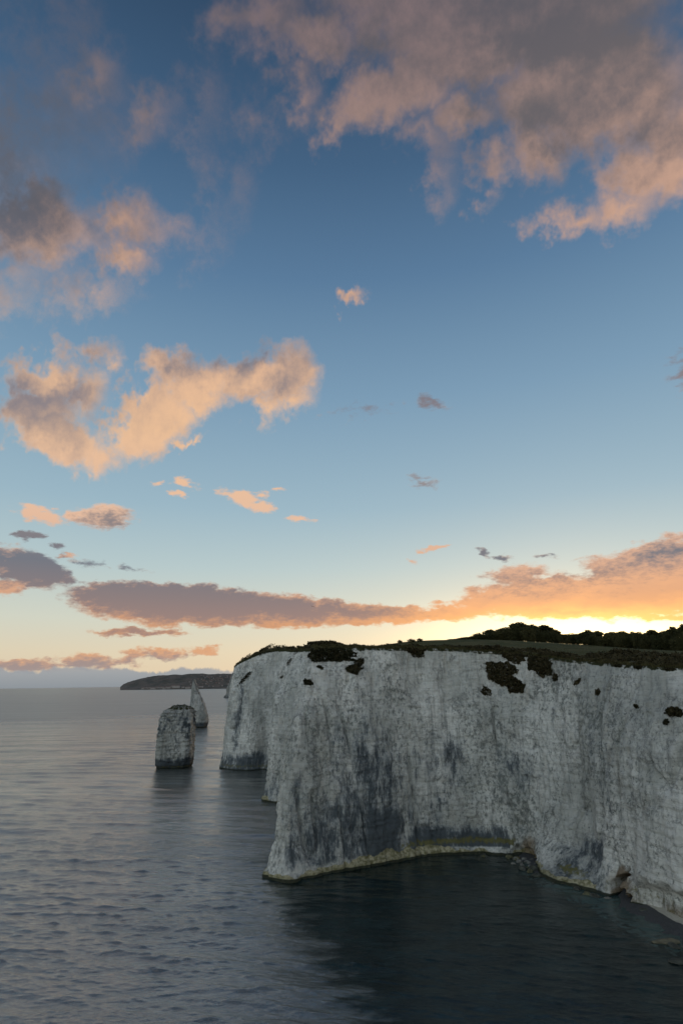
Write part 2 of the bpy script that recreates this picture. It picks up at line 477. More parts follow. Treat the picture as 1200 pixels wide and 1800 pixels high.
def mesh_np(name, verts, faces, material=None, parent=None, smooth=True, attrs=None):
    me = bpy.data.meshes.new(name)
    verts = np.asarray(verts, dtype=np.float32)
    if isinstance(faces, np.ndarray):
        nf, k = faces.shape
        me.vertices.add(len(verts))
        me.vertices.foreach_set('co', verts.ravel())
        me.loops.add(nf * k)
        me.loops.foreach_set('vertex_index', faces.astype(np.int32).ravel())
        me.polygons.add(nf)
        me.polygons.foreach_set('loop_start', np.arange(0, nf * k, k, dtype=np.int32))
        me.update(calc_edges=True)
        me.validate()
    else:
        me.from_pydata([tuple(map(float, v)) for v in verts], [], faces)
    if smooth:
        me.polygons.foreach_set('use_smooth', np.ones(len(me.polygons), dtype=bool))
    for k, v in (attrs or {}).items():
        a = me.attributes.new(k, 'FLOAT', 'POINT')
        a.data.foreach_set('value', np.asarray(v, dtype=np.float32).ravel())
    if material:
        me.materials.append(material)
    o = bpy.data.objects.new(name, me)
    COL.objects.link(o)
    o.parent = parent
    return o


def grid_faces(nr, nc, wrap=False):
    r = np.arange(nr - 1)[:, None]
    c = np.arange(nc if wrap else nc - 1)[None, :]
    c1 = (c + 1) % nc
    f = np.stack(np.broadcast_arrays(r * nc + c, r * nc + c1, (r + 1) * nc + c1, (r + 1) * nc + c), -1)
    return f.reshape(-1, 4)


def empty(name, loc, parent=None):
    o = bpy.data.objects.new(name, None)
    o.location = loc
    COL.objects.link(o)
    o.parent = parent
    return o


# ------------------------------------------------------------------ materials
def new_mat(name):
    mt = bpy.data.materials.new(name)
    mt.use_nodes = True
    t = mt.node_tree
    return mt, NT(t), t.nodes['Principled BSDF']


def attr(N, name):
    n = N.node('ShaderNodeAttribute')
    n.attribute_name = name
    return n.outputs['Fac']


def bump(N, h, strength, dist, normal=None):
    n = N.node('ShaderNodeBump')
    n.inputs['Strength'].default_value = strength
    n.inputs['Distance'].default_value = dist
    N.put(n.inputs['Height'], h)
    if normal is not None:
        N.put(n.inputs['Normal'], normal)
    return n.outputs[0]


def chalk_material(name, tint=1.0, lichen_amt=1.0):
    mt, N, P = new_mat(name)
    pos = N.node('ShaderNodeNewGeometry').outputs['Position']
    tall = N.mapping(pos, scale=(1, 1, 0.14))              # drawn out down the face
    flatm = N.mapping(pos, scale=(0.35, 0.35, 1.6))        # bedding
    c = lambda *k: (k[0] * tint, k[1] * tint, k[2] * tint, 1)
    big = N.noise(N.mapping(pos, scale=(1, 1, 0.6)), 0.075, 6, 0.66)
    col = N.mix(N.rng(big, 0.36, 0.64), c(0.43, 0.448, 0.422), c(0.72, 0.733, 0.70))
    # buff rain streaks
    st = N.noise(tall, 0.45, 6, 0.65)
    col = N.mix(N.mul(N.rng(st, 0.50, 0.74), 0.55), col, c(0.42, 0.395, 0.335))
    # grey lichen in fine broken specks, thick in some areas and absent in others
    sp = N.noise(N.mapping(pos, scale=(1, 1, 0.75)), 1.5, 10, 0.78)
    patch = N.noise(N.mapping(pos, scale=(1, 1, 0.5)), 0.10, 5, 0.65)
    lich = N.mul(N.rng(N.add(sp, N.mul(N.sub(patch, 0.5), 0.42)), 0.50, 0.63), 0.86 * lichen_amt)
    col = N.mix(lich, col, c(0.125, 0.145, 0.138))
    # vertical runs of darker growth
    run = N.noise(N.mapping(pos, scale=(1, 1, 0.06)), 0.9, 8, 0.72)
    col = N.mix(N.mul(N.rng(run, 0.50, 0.66), 0.7 * lichen_amt), col, c(0.25, 0.27, 0.265))
    bed = N.noise(flatm, 1.6, 6, 0.62)
    col = N.mix(N.mul(N.rng(bed, 0.56, 0.70), 0.3), col, c(0.34, 0.34, 0.32))
    # thin flint and marl seams following the bedding
    seam = N.noise(N.mapping(N.v('ADD', pos, N.v('SCALE', N.noise(pos, 0.12, 3, 0.6, 'Color'), 2.5)), scale=(0.035, 0.035, 1.5)), 1.0, 4, 0.7)
    col = N.mix(N.mul(N.rng(N.m('ABSOLUTE', N.sub(seam, 0.5)), 0.028, 0.004), 0.32), col, c(0.22, 0.225, 0.21))
    # fractures
    vo = N.node('ShaderNodeTexVoronoi', feature='DISTANCE_TO_EDGE')
    wob = N.v('SCALE', N.v('SUBTRACT', N.noise(pos, 0.9, 4, 0.6, 'Color'), (0.5, 0.5, 0.5)), 1.6)
    N.put(vo.inputs['Vector'], N.v('ADD', N.mapping(pos, scale=(0.55, 0.55, 0.38)), wob))
    vo.inputs['Scale'].default_value = 1.0
    crack = N.mul(N.rng(vo.outputs['Distance'], 0.05, 0.0), N.rng(N.noise(pos, 0.25, 2), 0.45, 0.6))
    col = N.mix(N.mul(crack, 0.6), col, c(0.16, 0.17, 0.17))
    # blue-black algae curtain on the damp foot of the face: a thin wash and darker runs
    stain = attr(N, 'stain')
    fine = N.noise(N.mapping(pos, scale=(1, 1, 0.26)), 1.1, 10, 0.8)
    mid_ = N.noise(N.mapping(pos, scale=(1, 1, 0.5)), 0.35, 5, 0.65)
    ss = N.add(stain, N.mul(N.sub(mid_, 0.5), 1.3 * 1.0))
    ss = N.mul(ss, N.rng(stain, 0.03, 0.2))
    col = N.mix(N.rng(N.add(ss, N.mul(N.sub(fine, 0.5), 1.0)), 0.15, 0.75, 0.0, 0.72), col, c(0.19, 0.225, 0.25))
    sm = N.rng(N.add(ss, N.mul(N.sub(fine, 0.5), 2.6)), 0.32, 0.82)
    col = N.mix(N.mul(sm, 0.88), col, c(0.055, 0.070, 0.082))
    # cream scoured band, olive weed above it, dark weed at the waterline
    cream = attr(N, 'cream')
    n2 = N.noise(pos, 1.4, 6, 0.65)
    cm = N.rng(N.add(cream, N.mul(N.sub(n2, 0.5), 0.8)), 0.42, 0.62)
    col = N.mix(cm, col, N.mix(N.rng(n2, 0.38, 0.64), c(0.17, 0.165, 0.085), c(0.46, 0.435, 0.31)))
    moss = attr(N, 'moss')
    mm = N.rng(N.add(moss, N.mul(N.sub(n2, 0.5), 2.0)), 0.45, 0.95)
    col = N.mix(N.mul(mm, 0.9), col, N.mix(n2, c(0.085, 0.092, 0.030), c(0.19, 0.175, 0.07)))
    brown_shade = attr(N, 'brown_shade')
    rm = N.rng(N.add(brown_shade, N.mul(N.sub(fine, 0.5), 0.9)), 0.10, 0.85)
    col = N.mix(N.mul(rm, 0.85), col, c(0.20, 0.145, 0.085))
    wet = attr(N, 'wet')
    wm = N.rng(N.add(wet, N.mul(N.sub(n2, 0.5), 0.9)), 0.40, 0.62)
    col = N.mix(N.mul(wm, 0.93), col, c(0.020, 0.026, 0.018))
    turf = attr(N, 'turf')
    tm = N.rng(N.add(turf, N.mul(N.sub(N.noise(pos, 0.9, 6, 0.7), 0.5), 1.3)), 0.45, 0.6)
    col = N.mix(tm, col, N.mix(n2, (0.020, 0.024, 0.010, 1), (0.045, 0.05, 0.020, 1)))
    N.put(P.inputs['Base Color'], col)
    P.inputs['Roughness'].default_value = 0.95
    P.inputs['Specular IOR Level'].default_value = 0.2
    h = N.add(N.mul(N.noise(N.mapping(pos, scale=(1, 1, 0.34)), 2.1, 9, 0.74), 0.55), N.mul(bed, 0.2))
    h = N.sub(h, N.mul(crack, 0.12))
    N.put(P.inputs['Normal'], bump(N, h, 0.9, 0.8))
    return mt


def turf_material():
    mt, N, P = new_mat('field_turf')
    pos = N.node('ShaderNodeNewGeometry').outputs['Position']
    a = N.noise(pos, 0.12, 5, 0.6)
    b = N.noise(pos, 3.0, 6, 0.7)
    col = N.mix(N.rng(a, 0.35, 0.65), (0.042, 0.052, 0.018, 1), (0.085, 0.080, 0.034, 1))
    col = N.mix(N.mul(N.rng(b, 0.45, 0.7), 0.6), col, (0.11, 0.095, 0.05, 1))
    N.put(P.inputs['Base Color'], col)
    P.inputs['Roughness'].default_value = 1.0
    P.inputs['Specular IOR Level'].default_value = 0.1
    N.put(P.inputs['Normal'], bump(N, b, 0.8, 0.3))
    return mt


def leaf_material(name, c0, c1):
    mt, N, P = new_mat(name)
    pos = N.node('ShaderNodeNewGeometry').outputs['Position']
    a = N.noise(pos, 1.7, 3, 0.6)
    rnd = N.node('ShaderNodeObjectInfo').outputs['Random']
    col = N.mix(N.rng(N.add(a, N.mul(N.sub(rnd, 0.5), 0.25)), 0.35, 0.68), c0, c1)
    N.put(P.inputs['Base Color'], col)
    P.inputs['Roughness'].default_value = 0.8
    P.inputs['Specular IOR Level'].default_value = 0.15
    return mt


def plain_material(name, col, rough=0.9, vary=0.25, scale=2.0):
    mt, N, P = new_mat(name)
    pos = N.node('ShaderNodeNewGeometry').outputs['Position']
    n = N.noise(pos, scale, 5, 0.65)
    lo = tuple(q * (1 - vary) for q in col) + (1,)
    hi = tuple(min(1, q * (1 + vary)) for q in col) + (1,)
    N.put(P.inputs['Base Color'], N.mix(N.rng(n, 0.35, 0.65), lo, hi))
    P.inputs['Roughness'].default_value = rough
    N.put(P.inputs['Normal'], bump(N, n, 0.5, 0.1))
    return mt


def water_material():
    mt, N, P = new_mat('sea_water')
    g = N.node('ShaderNodeNewGeometry')
    pos = g.outputs['Position']
    dist = N.v('LENGTH', N.v('MULTIPLY', pos, (1, 1, 0)), out=1)
    shallow = attr(N, 'shallow')
    n = N.noise(pos, 0.22, 5, 0.65)
    n2 = N.noise(pos, 0.9, 5, 0.7)
    calm_reflect = attr(N, 'calm_reflect')
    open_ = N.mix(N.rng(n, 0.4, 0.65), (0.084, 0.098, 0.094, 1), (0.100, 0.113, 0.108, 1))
    weedy = N.mix(N.rng(n, 0.4, 0.65), (0.005, 0.015, 0.016, 1), (0.011, 0.029, 0.031, 1))  # dark teal painted in for the cliff's reflection over the bay
    deep = N.mix(N.rng(calm_reflect, 0.1, 0.7), open_, weedy)
    # pale ledges showing through the shallows
    sh = N.rng(N.add(shallow, N.mul(N.sub(n2, 0.5), 2.6)), 0.75, 1.15)
    col = N.mix(N.mul(sh, 0.8), deep, (0.055, 0.10, 0.098, 1))
    N.put(P.inputs['Base Color'], col)
    P.inputs['IOR'].default_value = 2.0
    N.put(P.inputs['Specular IOR Level'], N.rng(calm_reflect, 0.1, 0.6, 1.0, 0.12))
    # calm slicks and ruffled lanes
    lane = N.noise(N.mapping(pos, scale=(0.3, 1.0, 1), rot=(0, 0, 0.12)), 0.010, 7, 0.68)
    ruff = N.rng(lane, 0.38, 0.60)
    far_r = N.rng(dist, 90.0, 800.0, 0.02, 0.28, 'LINEAR')
    N.put(P.inputs['Roughness'], N.mad(ruff, 0.04, far_r))
    near_f = N.rng(dist, 1500.0, 90.0, 0.25, 1.0, 'SMOOTHERSTEP')
    amp = N.mul(N.mul(near_f, N.mad(ruff, 0.5, 0.5)), N.sub(1.0, N.mul(calm_reflect, 0.5)))
    warp = N.v('ADD', pos, N.v('SCALE', N.v('SUBTRACT', N.noise(pos, 0.4, 3, 0.6, 'Color'), (0.5, 0.5, 0.5)), 1.6))
    r1 = N.noise(N.mapping(warp, scale=(0.45, 1.4, 1), rot=(0, 0, 0.2)), 0.7, 5, 0.66)
    r2 = N.noise(N.mapping(warp, scale=(0.6, 1.3, 1), rot=(0, 0, -0.3)), 1.9, 5, 0.68)
    h = N.mul(N.add(N.mul(r1, 0.55), N.mul(r2, 0.40)), amp)
    # longer chop still reads far out as thin streaks
    r3 = N.noise(N.mapping(warp, scale=(0.22, 1.0, 1), rot=(0, 0, 0.08)), 0.12, 5, 0.62)
    h = N.add(h, N.mul(N.mul(N.add(r3, N.mul(N.noise(N.mapping(warp, scale=(0.12, 1.0, 1), rot=(0, 0, 0.03)), 0.035, 5, 0.66), 2.5)), 7.0), N.mul(N.rng(dist, 150.0, 520.0), N.rng(dist, 6000.0, 1200.0, 0.5, 1.0))))
    N.put(P.inputs['Normal'], bump(N, h, 1.0, 0.30))
    return mt


CHALK = chalk_material('chalk')
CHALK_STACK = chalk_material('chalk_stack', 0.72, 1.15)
CHALK_FAR = chalk_material('chalk_far', 0.55, 1.2)
TURF = turf_material()
VERGE = plain_material('verge_turf', (0.040, 0.036, 0.018), 1.0, 0.45, 1.5)
SCRUB = leaf_material('scrub_leaf', (0.020, 0.021, 0.010, 1), (0.062, 0.052, 0.026, 1))
TREE_LEAF = leaf_material('tree_leaf', (0.030, 0.034, 0.014, 1), (0.070, 0.066, 0.028, 1))
GRASS = leaf_material('grass_blade', (0.040, 0.048, 0.016, 1), (0.105, 0.090, 0.040, 1))
BARK = plain_material('bark', (0.045, 0.036, 0.028))
WATER = water_material()


# ------------------------------------------------------------------ lie of the land (thin-plate surface through surveyed points)
# cliff line from the right-hand edge of the bay out to the far buttress:
# (foot x, foot y), (rim x, rim y, rim z)
def _foot(x, y):
    q = on_sea(x, y)
    return (q.x, q.y)


def _rim(x, y, Y):
    return tuple(at_range(x, y, Y))


CLIFF = [
    ((118, -40), (126, -42, 35)),
    ((104, 15), (112, 12, 35)),
    ((78, 58), (86, 57, 35.2)),
    ((58, 83), (63, 84, 35.5)),
    (_foot(1200, 1640), _rim(1212, 1172, 99)),
    (_foot(1110, 1592), _rim(1125, 1169, 108)),
    (_foot(1050, 1571), _rim(1062, 1164, 117)),
    (_foot(965, 1546), _rim(985, 1157, 126.5)),
    (_foot(930, 1513), _rim(935, 1151, 132.5)),
    (_foot(890, 1503), _rim(880, 1146, 136)),
    (_foot(800, 1501), _rim(800, 1140, 138)),
    (_foot(700, 1513), _rim(715, 1138, 136)),
    (_foot(600, 1532), _rim(640, 1138, 133)),
    (_foot(525, 1547), _rim(578, 1138, 130)),
    (_foot(496, 1551), _rim(551, 1141, 128.5)),
    ((-15.2, 120.6), (-6.2, 134, 42.6)),
    ((-10, 131), (0, 146, 42.6)),
    ((6, 150), (13, 157, 42.4)),
    ((4, 172), (10, 176, 43)),
    ((-12, 184), (-4, 193, 44.5)),
    (_foot(464, 1408), _rim(524, 1140, 203)),
    ((-24, 198), (-12, 211, 46.5)),
    ((-8, 212), (4, 222, 46)),
    ((2, 232), (9, 238, 46)),
    ((-12, 250), (-5, 254, 46.5)),
    (_foot(467, 1353), _rim(497, 1142, 266)),
    (_foot(430, 1355), _rim(458, 1147, 268)),
    (_foot(389, 1351), _rim(415, 1168, 270)),
    ((-52.5, 275), (-46, 283, 42.5)),
    ((-34, 292), (-27, 298, 46)),
    ((-8, 310), (0, 314, 48)),
    ((20, 350), (28, 352, 50)),
    ((60, 460), (68, 462, 52)),
    ((150, 640), (158, 642, 54)),
]
_survey = [r for _, r in CLIFF]
_survey += [_rim(x, y, Y) for x, y, Y in (
    (787, 1128.5, 225), (980, 1131, 215), (1100, 1139, 195), (1200, 1145, 170), (790, 1135, 165), (980, 1136.5, 158), (1070, 1142, 148),
    (1200, 1151, 125), (600, 1131, 170), (700, 1130, 190), (520, 1130, 236), (470, 1139, 276))]
_survey += [(120, 130, 39.5), (160, 60, 38), (200, 250, 45), (60, 330, 51), (150, 420, 54), (300, 120, 42), (300, 500, 52), (60, 270, 50), (20, 300, 49)]
_sv = np.array(_survey)


def _tps(r):
    return np.where(r > 1e-9, r * r * np.log(np.maximum(r, 1e-9)), 0.0)


_n = len(_sv)
_K = _tps(np.linalg.norm(_sv[:, None, :2] - _sv[None, :, :2], axis=-1)) + np.eye(_n) * 8.0
_Pm = np.hstack([np.ones((_n, 1)), _sv[:, :2]])
_A = np.vstack([np.hstack([_K, _Pm]), np.hstack([_Pm.T, np.zeros((3, 3))])])
_W = np.linalg.solve(_A, np.concatenate([_sv[:, 2], np.zeros(3)]))


def land_z(x, y):
    x, y = np.asarray(x, float), np.asarray(y, float)
    z = _W[_n] + _W[_n + 1] * x + _W[_n + 2] * y
    for i in range(_n):
        z = z + _W[i] * _tps(np.hypot(x - _sv[i, 0], y - _sv[i, 1]))
    return z


def smooth_path(pts, steps):
    """Centripetal-looking Catmull-Rom through pts, 'steps' samples per span; returns points and the control index."""
    pts = np.asarray(pts, float)
    n = len(pts)
    res, idx = [], []
    for i in range(n - 1):
        p0, p1, p2, p3 = pts[max(i - 1, 0)], pts[i], pts[i + 1], pts[min(i + 2, n - 1)]
        l = np.linalg.norm(p2 - p1)
        m1 = (p2 - p0) / (np.linalg.norm(p2 - p1) + np.linalg.norm(p1 - p0) + 1e-9) * l if i > 0 else (p2 - p1)
        m2 = (p3 - p1) / (np.linalg.norm(p3 - p2) + np.linalg.norm(p2 - p1) + 1e-9) * l if i < n - 2 else (p2 - p1)
        s = np.arange(steps[i])[:, None] / steps[i]
        res.append((2 * s**3 - 3 * s**2 + 1) * p1 + (s**3 - 2 * s**2 + s) * m1 + (-2 * s**3 + 3 * s**2) * p2 + (s**3 - s**2) * m2)
        idx.append(i + s[:, 0])
    res.append(pts[-1:])
    idx.append(np.array([n - 1.0]))
    return np.vstack(res), np.concatenate(idx)


# ------------------------------------------------------------------ main cliff
def build_cliff():
    foot = np.array([f for f, _ in CLIFF])
    rim = np.array([r[:2] for _, r in CLIFF])
    steps = []
    for i in range(len(CLIFF) - 1):
        l = np.linalg.norm(foot[i + 1] - foot[i])
        res = 0.17 if 3 <= i <= 15 else (0.35 if 19 <= i <= 28 else 1.2)
        steps.append(max(3, int(l / res)))
    B, u = smooth_path(foot, steps)
    R, _ = smooth_path(rim, steps)
    tan = np.gradient(B, axis=0)
    tan /= np.linalg.norm(tan, axis=1)[:, None] + 1e-9
    k = np.hanning(41)
    k /= k.sum()
    pad = lambda q: np.concatenate([np.repeat(q[:1], 20, 0), q, np.repeat(q[-1:], 20, 0)])
    tan = np.stack([np.convolve(pad(tan[:, j]), k, 'valid') for j in (0, 1)], 1)
    tan /= np.linalg.norm(tan, axis=1)[:, None] + 1e-9
    nor = np.stack([-tan[:, 1], tan[:, 0]], 1)
    # rim wanders with the gullies
    rn = fbm(R[:, 0] * 0.12, R[:, 1] * 0.12, 0.3, 4, 0.55) * 1.6
    R = R - nor * rn[:, None]
    Zr = land_z(R[:, 0], R[:, 1]) + 0.25 * fbm(R[:, 0] * 0.4, R[:, 1] * 0.4, 5.0, 3) - 0.2
    nz = 225
    t = np.linspace(0, 1, nz)
    t = np.concatenate([[-0.05], t])
    Z = t[:, None] * Zr[None, :]
    prof = np.interp(t, [-0.05, 0, 0.035, 0.12, 0.35, 0.65, 1], [-0.03, 0.0, 0.03, 0.13, 0.22, 0.42, 1.0])
    toe = np.interp(t, [-0.05, 0, 0.035, 0.12, 0.30, 0.65, 1], [-0.03, 0.0, 0.12, 0.46, 0.66, 0.80, 1.0])
    wt = (np.exp(-((u - 7.0) / 1.0) ** 2))[None, :]                 # a low toe juts out below the flat wall right of the inlet
    PF = prof[:, None] * (1 - wt) + toe[:, None] * wt
    X = B[None, :, 0] + (R[:, 0] - B[:, 0])[None, :] * PF
    Y = B[None, :, 1] + (R[:, 1] - B[:, 1])[None, :] * PF
    U = np.broadcast_to(u, X.shape)
    # relief of the face
    near_top = sstep(t, 1.0, 0.9)[:, None]
    d = 0.75 * (np.abs(fbm(X * 0.085, Y * 0.085, Z * 0.016, 3, 0.5)) * 2 - 0.55)           # buttresses and gullies
    d += 0.45 * (0.35 - np.abs(perlin(X * 0.27, Y * 0.27, Z * 0.03 + 3)) * 1.6)          # flutes
    d += 0.28 * fbm(X * 0.45, Y * 0.45, Z * 0.24, 4, 0.62)                                  # lumps
    bedw = Z + 0.5 * perlin(X * 0.15, Y * 0.15, 2.0)
    d += 0.10 * np.tanh(2.5 * fbm(X * 0.10, Y * 0.10, bedw * 1.3, 3, 0.6))                                # bedding
    blk = np.floor(4 * fbm(X * 0.6 + 7, Y * 0.6, Z * 0.45, 2, 0.5)) / 4
    d += 0.22 * blk                                                                        # broken blocks
    gul = perlin(X * 0.13 + 0.02 * Z, Y * 0.13, Z * 0.012 + 8)
    d -= 1.1 * np.exp(-(gul / 0.05) ** 2) * sstep(fbm(X * 0.06, Y * 0.06, Z * 0.05, 2), -0.25, 0.25)    # open vertical joints
    # long slanting breaks on the promontory
    d -= 0.55 * np.exp(-((Z - (6 + 8.5 * (U - 11.0)) * 1.0) / 1.6) ** 2) * sstep(U, 11, 12) * sstep(U, 15, 14)
    ledge = sstep(Z, 1.2 + 0.5 * perlin(X * 0.3, Y * 0.3, 1.0), 0.9) * (U > 6.5)
    d = d * (0.35 + 0.65 * sstep(Z, 0.2, 5)) + ledge * sstep(fbm(X * 0.16, Y * 0.16, 7.0, 3), -0.45, 0.05) * (0.62 + 0.4 * np.floor(3 * fbm(X * 0.5, Y * 0.5, 0.4, 2)) / 3 + 0.15 * fbm(X * 1.2, Y * 1.2, Z * 1.2, 2))
    d *= 0.25 + 0.75 * near_top

    def scoop(u0, z0, wu, wz, depth):
        uu = U + 1.0 * wu * fbm(X * 0.4, Y * 0.4, Z * 0.4, 3) + 0.25 * wu * (Z - 2)
        zz = Z * (1 + 0.5 * perlin(X * 0.4, Y * 0.4, 9.0)) + 0.9 * fbm(X * 0.5, Y * 0.5, Z * 0.4 + 4, 3)
        q = ((uu - u0) / wu) ** 2 + (np.maximum(zz - z0, 0) / wz) ** 2
        return depth * np.clip(1 - q, 0, 1) ** 0.6

    d -= scoop(5.42, 0.0, 0.20, 3.6, 6.5) + scoop(5.12, 0.0, 0.14, 2.0, 3.0)               # sea cave
    d -= scoop(8.15, 0.0, 0.40, 3.3, 2.6)                                                  # arch at the head of the inlet
    d -= 2.6 * sstep(U, 5.1, 4.7) * sstep(U, 2.5, 3.4) * sstep(Z, 5.2 - 1.2 * (U - 4) + perlin(X * .3, Y * .3, 0) * 1.6, 3.4 - 1.2 * (U - 4))   # undercut on the right
    # slump hollow below the rim of the promontory
    d -= 1.3 * np.exp(-((U - 13.2) / 0.7) ** 2) * sstep(Z, 36, 41)
    d -= 0.9 * np.exp(-((U - 9.0) / 0.30) ** 2) * sstep(Z, 30, 37)
    X = X + nor[None, :, 0] * d
    Y = Y + nor[None, :, 1] * d

    nz1 = fbm(X * 0.10, Y * 0.10, Z * 0.05, 4, 0.6)
    bump_ = lambda x, c, w: np.exp(-((x - c) / w) ** 2)
    # damp, algae-blackened areas
    stain = 0.50 * sstep(U, 14.5, 13.6) * sstep(U, 9.6, 11.0) * sstep(Z, 24, 7) * sstep(Z, 0.8, 2)
    stain = np.maximum(stain, 0.92 * bump_(U, 11.3, 0.55) * sstep(Z, 14, 6))
    stain = np.maximum(stain, 1.0 * sstep(U, 8.7, 9.1) * sstep(U, 11.5, 10.6) * sstep(Z, 7.5, 3.0) * sstep(Z, 0.8, 1.6))
    stain = np.maximum(stain, 0.42 * sstep(U, 9.6, 10.4) * sstep(U, 13.0, 11.8) * sstep(Z, 32, 12))
    stain = np.maximum(stain, 0.55 * sstep(U, 5.7, 6.2) * sstep(U, 7.3, 6.8) * sstep(Z, 9.5, 4.0))
    stain = np.maximum(stain, 0.42 * sstep(U, 7.4, 8.8) * sstep(U, 13.2, 11.5) * bump_(Z, 17, 8))
    stain = np.maximum(stain, 0.30 * bump_(U, 6.2, 1.0) * bump_(Z, 21, 8))
    stain = np.maximum(stain, 0.55 * bump_(U, 26.45, 0.2) * sstep(Z, 38, 33) * sstep(Z, -2, 2))
    stain = np.maximum(stain, 0.75 * sstep(U, 24.5, 25.2) * sstep(U, 28.5, 27.5) * sstep(Z, 9, 4))
    stain = np.maximum(stain, 0.45 * sstep(U, 18.5, 19.5) * sstep(U, 21.5, 20.5) * sstep(Z, 8, 3))
    stain = np.maximum(stain, 0.25 * sstep(Z, 30, 18) * sstep(U, 14.5, 12.0) * sstep(U, 8, 10))
    stain = stain + 0.30 * nz1 * (stain > 0.02)
    lowband = 1.0 + 0.85 * fbm(X * 0.3, Y * 0.3, 0.0, 3) + 1.1 * bump_(U, 11.0, 0.9) - 0.5 * bump_(U, 9.2, 0.8)
    cream = sstep(Z, lowband + 0.15, lowband - 0.25) * sstep(U, 5.9, 6.2)
    cream *= 1 - 0.8 * sstep(U, 24, 25)
    moss = np.maximum(0.95 * sstep(U, 8.4, 8.8) * sstep(U, 11.8, 10.4) * bump_(Z, 2.4, 0.8),
                      0.9 * bump_(U, 6.6, 0.5) * bump_(Z, 1.8, 0.8))
    moss = np.maximum(moss, 0.55 * sstep(U, 6.2, 5.6) * sstep(U, 3.0, 4.0) * sstep(Z, 4.0, 2.2))
    moss = np.maximum(moss, 0.62 * sstep(U, 24.5, 25) * bump_(Z, 1.6, 1.1))
    moss = np.maximum(moss, 0.5 * sstep(U, 11.0, 11.6) * bump_(Z, 0.6, 0.6))
    brown_shade = np.maximum(0.8 * bump_(U, 8.15, 0.35) * sstep(Z, 5.5, 2.0), 0.75 * bump_(U, 5.35, 0.4) * sstep(Z, 5, 2))
    brown_shade = np.maximum(brown_shade, 0.24 * bump_(U, 8.0, 2.6) * sstep(Z, 26, 36))
    brown_shade = np.maximum(brown_shade, 0.9 * sstep(((U - 5.42) / 0.27) ** 2 + (Z / 4.8) ** 2, 1.25, 0.6))  # brown rock, darkened in colour where the cave's own shade fell short
    brown_shade = np.maximum(brown_shade, 0.6 * sstep(((U - 8.15) / 0.45) ** 2 + (Z / 4.2) ** 2, 1.3, 0.5))  # same brown with painted shade inside the inlet arch
    brown_shade = np.maximum(brown_shade, 0.55 * sstep(U, 4.9, 4.4) * sstep(Z, 3, 1.0))
    wet = sstep(Z, 0.75, 0.15)
    turf = sstep(t, 0.97, 0.995)[:, None] * (0.62 + 0.3 * sstep(U, 17, 18)) + 0 * Z
    nr, nc = X.shape
    V = np.stack([X, Y, Z], -1).reshape(-1, 3)
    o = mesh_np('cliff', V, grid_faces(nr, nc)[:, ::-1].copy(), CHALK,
                attrs={'stain': stain, 'cream': cream, 'moss': moss, 'brown_shade': brown_shade, 'wet': wet, 'turf': turf})
    tag(o, 'long white chalk cliff with stained foot, curving round the bay', None, None, 'structure')
    top = np.stack([X[-1], Y[-1], Z[-1]], 1)
    return o, top, nor, u, B


cliff, RIM, RIM_N, RIM_U, FOOT = build_cliff()
_vs = np.empty(len(cliff.data.vertices) * 3, dtype=np.float32)
cliff.data.vertices.foreach_get('co', _vs)
CLIFF_BVH = BVHTree.FromPolygons([Vector(v) for v in _vs.reshape(-1, 3)], [tuple(p.vertices) for p in cliff.data.polygons])


# ------------------------------------------------------------------ turf on the clifftop
def build_top():
    # a lip of rough grass running along the rim
    offs = np.array([-0.16, 0.5, 1.4, 2.6, 4.2])
    lift = np.array([-0.12, 0.10, 0.22, 0.25, 0.1])
    rows = []
    rim = RIM[::2]
    nn = RIM_N[::2]
    for o_, l_ in zip(offs, lift):
        p = rim[:, :2] - nn * o_
        z = land_z(p[:, 0], p[:, 1]) + l_ + 0.22 * fbm(p[:, 0] * 0.5, p[:, 1] * 0.5, 2.0, 3)
        if o_ <= 0.5:
            z = np.minimum(z, rim[:, 2] + (-0.45 if o_ < 0 else 0.1))
        rows.append(np.column_stack([p, z]))
    V = np.vstack(rows)
    o = mesh_np('grass_verge', V, grid_faces(len(offs), len(rim)), VERGE)
    tag(o, 'rough dark turf lip along the cliff edge', None, None, 'structure')
    # the field behind
    from mathutils.geometry import delaunay_2d_cdt
    poly = [np.array(r[:2]) for _, r in CLIFF]
    P, _ = smooth_path(poly, [8] * (len(poly) - 1))
    tn = np.gradient(P, axis=0)
    tn /= np.linalg.norm(tn, axis=1)[:, None]
    P = P - np.stack([-tn[:, 1], tn[:, 0]], 1) * 2.2
    outer = [(330, 700), (420, 300), (420, -20), (240, -60)]
    loop = [tuple(p) for p in P] + outer
    rs = np.random.RandomState(4)
    pts = [Vector(p) for p in loop]
    n0 = len(pts)
    for gx in np.arange(-60, 420, 4.0):
        for gy in np.arange(-40, 690, 4.0):
            if gx > 150 and (gx % 16 or gy % 16):
                continue
            pts.append(Vector((gx + rs.uniform(-1, 1), gy + rs.uniform(-1, 1))))
    r = delaunay_2d_cdt(pts, [], [list(range(n0))], 1, 1e-4)
    vo, fo = r[0], r[2]
    xy = np.array([tuple(v) for v in vo])
    z = land_z(xy[:, 0], xy[:, 1]) + 0.12 * fbm(xy[:, 0] * 0.2, xy[:, 1] * 0.2, 1.0, 3)
    o = mesh_np('field', np.column_stack([xy, z]), [tuple(f) for f in fo], TURF)
    tag(o, 'sloping grass field on top of the cliff', None, None, 'structure')
    return o


field = build_top()


